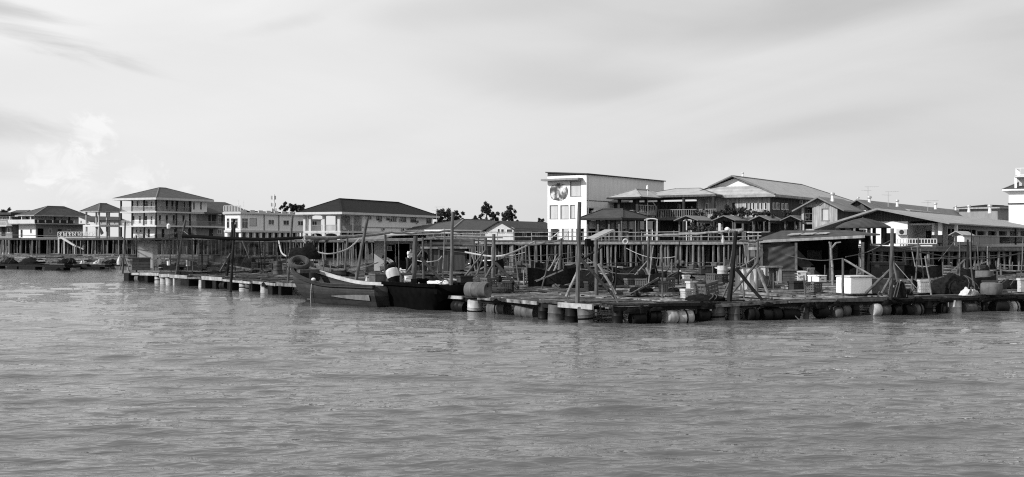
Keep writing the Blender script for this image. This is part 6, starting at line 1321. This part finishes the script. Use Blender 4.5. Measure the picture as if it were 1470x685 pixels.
# ---------------------------------------------------------------- boats
def hull_boat(name, label, bow, stern, beam, shz, m, gm, depth=.25, n=28, bowfull=.55, bowz=1.6, trans=True, scow=False):
    bow, stern = Vector(bow), Vector(stern); L_ = (bow-stern).length; rz = math.atan2(bow.y-stern.y, bow.x-stern.x)
    root = empty(name, (stern.x, stern.y, 0), label, 'boat', rz)
    def sec(f):                                 # f 0 stern .. 1 bow: half beam at the gunwale, at the chine, sheer height, keel height, x
        hb = beam/2*(1-max(0,(f-.45)/.55)**2.6*(.55 if scow else .45))
        if scow: hb = beam/2*(1 if f < .9 else .93)
        elif f > .86: hb *= .52+.48*math.sqrt(max(0, 1-((f-.86)/.14)**2))
        hc = hb*.78*(1-max(0,(f-.6)/.4)**1.6*.75); z = shz+(bowz-shz)*max(0,(f-.42)/.58)**2.1; k = -depth+(.75)*max(0,(f-.75)/.25)**2.2
        return hb, hc, z, k
    V = []; 
    for i in range(n+1):
        f = i/n; hb, hc, z, k = sec(f); x = L_*f+.0
        xo = (.1 if scow else .25)*max(0, f-.7)/.3            # flare of the stem: gunwale reaches beyond the keel
        V.append([(x+xo*1., hb, z), (x+xo*.6, hb*.97, z*.62+k*.1), (x+xo*.2, (hc+hb)/2, (z+k)*.25+.04), (x, hc, k+.06), (x, 0, k), (x, -hc, k+.06), (x+xo*.2, -(hc+hb)/2, (z+k)*.25+.04), (x+xo*.6, -hb*.97, z*.62+k*.1), (x+xo, -hb, z)])
    mb = MB(); w_ = 9
    for s_ in V: mb.v += s_
    mb.f = [(i*w_+j, i*w_+j+1, (i+1)*w_+j+1, (i+1)*w_+j) for i in range(n) for j in range(w_-1)]+[tuple(range(w_))[::-1], tuple(n*w_+j for j in range(w_))]
    h = mb.build('hull', m, root, True); md = h.modifiers.new('thickness', 'SOLIDIFY'); md.thickness = .05; md.offset = 1
    for j, nm in ((0, 1), (8, -1)):
        pts = [Vector(s_[j])+Vector((0,0,.02)) for s_ in V]; g = MB(); o_ = 0
        vs = []
        for q in pts: vs += [q+Vector((0,-.09,-.09)), q+Vector((0,.09,-.09)), q+Vector((0,.09,.05)), q+Vector((0,-.09,.05))]
        g.add(vs, [(i*4+a, i*4+(a+1)%4, (i+1)*4+(a+1)%4, (i+1)*4+a) for i in range(len(pts)-1) for a in range(4)]+[(3,2,1,0), tuple((len(pts)-1)*4+a for a in range(4))])
        g.build('gunwale', gm[0] if nm > 0 else gm[1], root)
    fl = MB(); fl.bb(.05, L_*.78, -beam*.36, beam*.36, .12, .17); fl.build('floor_boards', W_GREY, root)
    for f in (.02, .3, .62): 
        hb, hc, z, k = sec(f); MB().bb(L_*f+.05, L_*f+.4, -hb*.93, hb*.93, z-.25, z-.2).build('thwart', W_GREY, root)
    return root, sec, L_
B0, S0 = P(434, YH, 53.2), P(565, YH, 49.0)
bt, sec, L_ = hull_boat('fishing_boat', 'grey open wooden fishing boat with pale inner gunwale, bow to the left', B0, S0, 2.3, .86, HULL, (HULL, GUNW), bowz=1.52)
# raised bow post, coil and painted wedge on the hull side that faces the camera
hb, hc, z, k = sec(.93); MB().bb(L_*.93-.12, L_*.93+.12, -hb*.8, hb*.8, z-.05, z+.12).build('bow_beam', W_GREY, bt); MB().tube((L_*.84,.2,.3), (L_*.84,.2,1.35), .17, .17, 10).build('bow_post', POLE_D, bt)
# which side faces the camera: local +y or -y
side_ = -1 if (Matrix.Rotation(bt.rotation_euler.z, 3, 'Z') @ Vector((0,1,0))).y > 0 else 1
w_ = MB()
vs = []
for f, zt, zb in ((.05,.50,.24),(.2,.47,.26),(.33,.43,.30),(.45,.38,.36)):
    hb, hc, z, k = sec(f)
    for zz in (zb, zt):
        t = min(1, max(0, (zz-.25)/(z*.62-.25))); y_ = ((hc+hb)/2)*(1-t)+hb*.97*t; vs.append((L_*f, side_*(y_+.06), zz))
w_.add(vs, [(0,2,3,1),(2,4,5,3),(4,6,7,5)]); wp = w_.build('painted_wedge', mat('faded_white_paint', .17, .7, .3, 3, dirt=.4), bt); md = wp.modifiers.new('thickness', 'SOLIDIFY'); md.thickness = .01
hb, hc, z, k = sec(.12); e_ = MB()
for q in range(3): e_.lathe([(.05,-.006),(.05,.006)], (L_*.14+.12*(q-1), side_*((hc+hb)/2+.1), .40+.03*(q == 1)), (0,1,0), 8)
e_.build('painted_emblem', DARKP, wp)
hb, hc, z, k = sec(.72); MB().sweep([(L_*.66, side_*(hb+.08), z+.03), (L_*.67, side_*(hb+.09), .6), (L_*.69, side_*(hb*.9+.12), .3), (L_*.7, side_*(hb*.85+.1), -.1)], .02, 6).build('hanging_rope', ROPE, bt)
b_ = MB().lathe([(.03,0),(.09,.02),(.10,.08),(.04,.13)], (0,0,0), (0,0,1), 10).build('cloth_bag', STYRO, None, True); b_.location = P(450, 403, 50.6); tag(b_, 'small white bag inside the bow of the grey boat', 'bag')
# black boat
B1, S1 = P(652, YH, 46.0), P(577, YH, 49.6)
b2, sec2, L2 = hull_boat('fishing_boat', 'broad black boat lying in shade between the grey boat and the front raft', B1, S1, 1.9, 1.0, HULLD, (HULLD, HULLD), bowz=1.02, bowfull=1., scow=True)
MB().bb(L2*.05, L2*.8, -.75, .75, .82, .88).build('deck', HULLD, b2); MB().bb(L2*.3, L2*.42, -.3, .3, .89, 1.2).build('hatch', HULLD, b2)
MB().sweep([(L2*.12,-.2,.89),(L2*.16,-.2,1.12),(L2*.26,-.2,1.12),(L2*.4,-.2,1.1),(L2*.46,-.2,.89)], .03, 6).build('hoop_rail', METAL, b2)
t_ = tub(586, 421, 8, 9, STEELW, 'white pail hanging low between the two boats', taper=.85); t_.location = P(588, 421, 48.2)
m_ = MB().box((0,0,0), (.5,.14,.5), .3).build('hanging_board', CRATED); m_.location = P(588, 429, 48.2); tag(m_, 'small dark board hanging below the white pail', 'board')
o = heap(632, 409, 30, 4, 'flat pale sack lying on the black boat', m=STYRO, seed=40, name='flat_sack', cat='sack'); o.location = P(632, 407, 47.6)
# tyre and net bundle above the bow
c = P(430, 378, 53.5); ty = MB(); R_, r_ = .40, .13
for i in range(28):
    for j in range(10):
        a, b = 2*pi*i/28, 2*pi*j/10; rr = R_+r_*cos(b); ty.v.append((rr*cos(a), rr*sin(a), r_*1.3*sin(b)))
ty.f = [(i*10+j, ((i+1)%28)*10+j, ((i+1)%28)*10+(j+1)%10, i*10+(j+1)%10) for i in range(28) for j in range(10)]
o = ty.build('tyre_fender', mat('worn_tyre', .07, .8, .5, 5), None, True); o.location = c; o.rotation_euler = (.6, .18, 0); tag(o, 'large worn tyre propped above the bow of the grey boat', 'tyre')
c = P(433, 369, 54); o = heap(433, 380, 22, 14, 'dark net bundle hanging over the worn tyre', seed=41, name='net_bundle', cat='net bundle'); o.location = c+Vector((.1,.5,-.1)); bl = brace(424, 345, 440, 372, 54.3, .03, 'thin line holding the dark net bundle', ROPED); brace(446, 345, 426, 372, 54.4, .03, 'second thin line holding the dark net bundle', ROPED)
pole(436, 400, 437, 352, 55, .09, 'short post carrying the worn tyre', POLE_D)
# small canoe behind
cb, s3, l3 = hull_boat('small_canoe', 'small dark canoe lying on the raft behind the rope loop', P(447, YH, 70), P(487, YH, 66), .9, .95, HULL, (W_GREY, W_GREY), depth=-.55, bowz=1.1, n=16)
cb.location.z = .12

# ---------------------------------------------------------------- people
def person(loc, rz, label, J, clothes):
    """J: joint name -> position (metres, local); one continuous skinned body"""
    root = None
    bones = [('pelvis','waist'),('waist','chest'),('chest','neck'),('neck','head0'),('head0','head1'),('head1','head2'),
             ('chest','shoL'),('shoL','elbL'),('elbL','wriL'),('wriL','palL'),('chest','shoR'),('shoR','elbR'),('elbR','wriR'),('wriR','palR'),
             ('pelvis','hipL'),('hipL','kneL'),('kneL','ankL'),('ankL','toeL'),('pelvis','hipR'),('hipR','kneR'),('kneR','ankR'),('ankR','toeR')]
    rad = dict(pelvis=.14, waist=.12, chest=.15, neck=.055, head0=.08, head1=.1, head2=.07, sho=.065, elb=.042, wri=.028, pal=.035, hip=.09, kne=.058, ank=.038, toe=.035)
    names = list(J); P_ = [Vector(J[k]) for k in names]; ed = [(names.index(a), names.index(b)) for a, b in bones]; rr = [rad.get(k, rad.get(k[:3], .04)) for k in names]
    for sd_ in 'LR':
        w0, p0 = Vector(J['wri'+sd_]), Vector(J['pal'+sd_]); e = (p0-w0).normalized(); sx = e.cross(Vector((0,0,1))); sx = sx.normalized() if sx.length > .1 else Vector((1,0,0)); pi_ = names.index('pal'+sd_)
        for k, (of, ln) in enumerate(((-.028,.062),(-.010,.075),(.010,.07),(.028,.055),(-.045,.03))):
            q = p0+sx*of+e*ln*.5; q2 = p0+sx*of*1.1+e*ln+Vector((0,0,-.02)); P_ += [q, q2]; rr += [.009,.008]; n0 = len(P_)-2; ed += [(pi_, n0), (n0, n0+1)]
    def skin(nm, m, vs, es, rs, parent):
        me = bpy.data.meshes.new(nm); me.from_pydata([tuple(v) for v in vs], es, []); ob = bpy.data.objects.new(nm, me); COL.objects.link(ob); me.materials.append(m)
        sk = ob.modifiers.new('skin', 'SKIN')
        for v_, r_ in zip(me.skin_vertices[0].data, rs): v_.radius = (r_, r_)
        me.skin_vertices[0].data[0].use_root = True; sb = ob.modifiers.new('smooth', 'SUBSURF'); sb.levels = sb.render_levels = 2
        if parent: ob.parent = parent
        return ob
    body = skin('person', SKIN, P_, ed, rr, None); body.location = loc; body.rotation_euler = (0,0,rz); tag(body, label, 'person')
    def cloth(nm, keys, bs, grow, m, cut={}):
        vs = [Vector(J[k]) if k in J else None for k in keys]; es = [(keys.index(a), keys.index(b)) for a, b in bs]
        for k, (a, b, f) in cut.items(): vs[keys.index(k)] = Vector(J[a]).lerp(Vector(J[b]), f)
        skin(nm, m, vs, es, [rad.get(k, rad.get(k[:3], .05))+grow for k in keys], body)
    cloth('shirt', ['pelvis','waist','chest','shoL','sleL','shoR','sleR'], [('pelvis','waist'),('waist','chest'),('chest','shoL'),('shoL','sleL'),('chest','shoR'),('shoR','sleR')], .022, clothes[0], {'sleL': ('shoL','elbL',.75), 'sleR': ('shoR','elbR',.75)})
    cloth('trousers', ['pelvis','hipL','kneL','cufL','hipR','kneR','cufR'], [('pelvis','hipL'),('hipL','kneL'),('kneL','cufL'),('pelvis','hipR'),('hipR','kneR'),('kneR','cufR')], .018, clothes[1], {'cufL': ('kneL','ankL',.85), 'cufR': ('kneR','ankR',.85)})
    h = Vector(J['head1']); up = (Vector(J['head2'])-Vector(J['head0'])).normalized(); mb = MB(); mb.lathe([(.112,.0),(.122,.04),(.115,.09),(.08,.135),(.02,.155)], h+Vector((0,.015,0)), up, 14); mb.build('hair', HAIR, body, True)
    f_ = MB(); f_.lathe([(.018,0),(.006,.04)], h+Vector((0,-.1,-.01)), (0,-1,-.2), 6); f_.build('nose', SKIN, body, True)
    ey = MB(); 
    for s_ in (-1, 1): ey.lathe([(.012,0),(.012,.006)], h+Vector((s_*.035,-.098,.015)), (0,-1,0), 8)
    ey.build('eyes', HAIR, body)
stand = dict(pelvis=(0,0,.92), waist=(0,-.06,1.06), chest=(0,-.16,1.28), neck=(0,-.24,1.44), head0=(0,-.28,1.50), head1=(0,-.32,1.58), head2=(0,-.34,1.66),
             shoL=(.19,-.18,1.36), elbL=(.26,-.26,1.10), wriL=(.18,-.46,1.02), palL=(.15,-.53,1.0), shoR=(-.19,-.18,1.36), elbR=(-.27,-.30,1.12), wriR=(-.16,-.5,1.08), palR=(-.12,-.57,1.06),
             hipL=(.1,0,.88), kneL=(.12,-.06,.48), ankL=(.12,.02,.08), toeL=(.13,-.14,.035), hipR=(-.1,0,.88), kneR=(-.13,-.04,.48), ankR=(-.14,.06,.08), toeR=(-.15,-.1,.035))
bend = dict(pelvis=(0,.05,.62), waist=(0,-.08,.74), chest=(0,-.30,.90), neck=(0,-.44,1.0), head0=(0,-.50,1.02), head1=(0,-.58,1.06), head2=(0,-.64,1.12),
            shoL=(.19,-.34,.93), elbL=(.24,-.46,.68), wriL=(.14,-.64,.55), palL=(.11,-.70,.5), shoR=(-.19,-.34,.93), elbR=(-.25,-.48,.68), wriR=(-.14,-.66,.57), palR=(-.1,-.72,.53),
            hipL=(.1,.05,.58), kneL=(.16,-.32,.52), ankL=(.14,-.16,.08), toeL=(.15,-.34,.035), hipR=(-.1,.05,.58), kneR=(-.17,-.3,.50), ankR=(-.15,-.12,.08), toeR=(-.16,-.3,.035))
c, d = on_deck(587, 391.5); person((c.x, c.y, DZ+.02), .7, 'person in a white top and dark trousers bending forward at the shed door', stand, (SHIRTW, CLOTHD))
c, d = on_deck(563, 392); person((c.x, c.y, DZ+.02), -1.2, 'person in a white top crouching over the pale catch beside the shed post', bend, (SHIRTW, CLOTHD))
heap(571, 393, 16, 9, 'pale nets being sorted between the two people', m=TARPL, seed=50, name='net_pile', cat='nets')
foam(578, 393, 8, 6, 'small pale box at the feet of the person at the shed door', rz=.2)
# bits on the central pier rail
def on_pier(px, py, d, mb, m, name, label, cat):
    o = mb.build(name, m, None, True); o.location = P(px, py, d); tag(o, label, cat)
on_pier(1044, 331, 56, MB().lathe([(.05,-.05),(.13,.02),(.13,.1),(.05,.17)], n=12), STYRO, 'round_float', 'round white float perched on the long pale spar', 'float')
on_pier(1038, 345, 116, MB().lathe([(.15,-.3),(.18,0),(.08,.3),(.1,.5)], n=10), CRATEL, 'container', 'white bottle-like container on the edge of the central pier', 'container')
tb_ = MB(); tb_.bb(-.9,.9,-.4,.4,.0,.07); tb_.bar((0,0,-1.0), (0,0,0), .12); on_pier(1088, 334, 100, tb_, STEELW, 'table', 'small white table on the pier right of the thick dark post', 'table')
tb_ = MB(); 
for i in range(24):
    for j in range(8):
        a, b = 2*pi*i/24, 2*pi*j/8; tb_.v.append(((.24+.09*cos(b))*cos(a), .09*sin(b), (.24+.09*cos(b))*sin(a)))
tb_.f = [(i*8+j, i*8+(j+1)%8, ((i+1)%24)*8+(j+1)%8, ((i+1)%24)*8+j) for i in range(24) for j in range(8)]; on_pier(898, 347, 117, tb_, CRATEL, 'pier_tyre', 'pale ring hung on the face of the central pier', 'tyre')
# curved awnings
for px0, px1, py, d, lab in ((928, 944, 317, 122, 'small arched awning right of the lower pavilion'), (985, 993, 317, 122, 'little curved white awning inside the first porch hut')):
    a, b = P(px0, py, d), P(px1, py, d); n = 10; mb = MB(); w_ = (b-a).x
    pts = [(w_*k/n, .25*w_*sin(pi*(k/n*.6+.2))) for k in range(n+1)]
    for k in range(n): mb.add([(pts[k][0],0,pts[k][1]),(pts[k+1][0],0,pts[k+1][1]),(pts[k+1][0],2,pts[k+1][1]),(pts[k][0],2,pts[k][1]),(pts[k][0],0,pts[k][1]-.1),(pts[k+1][0],0,pts[k+1][1]-.1),(pts[k+1][0],2,pts[k+1][1]-.1),(pts[k][0],2,pts[k][1]-.1)], [(0,1,2,3),(7,6,5,4),(0,4,5,1),(3,2,6,7)])
    for x_ in (.05, w_-.05): mb.bar((x_,.1,-(a.z-2.8)), (x_,.1,.05), .1)
    o = mb.build('arched_awning', STEELW); o.location = a; tag(o, lab, 'awning')
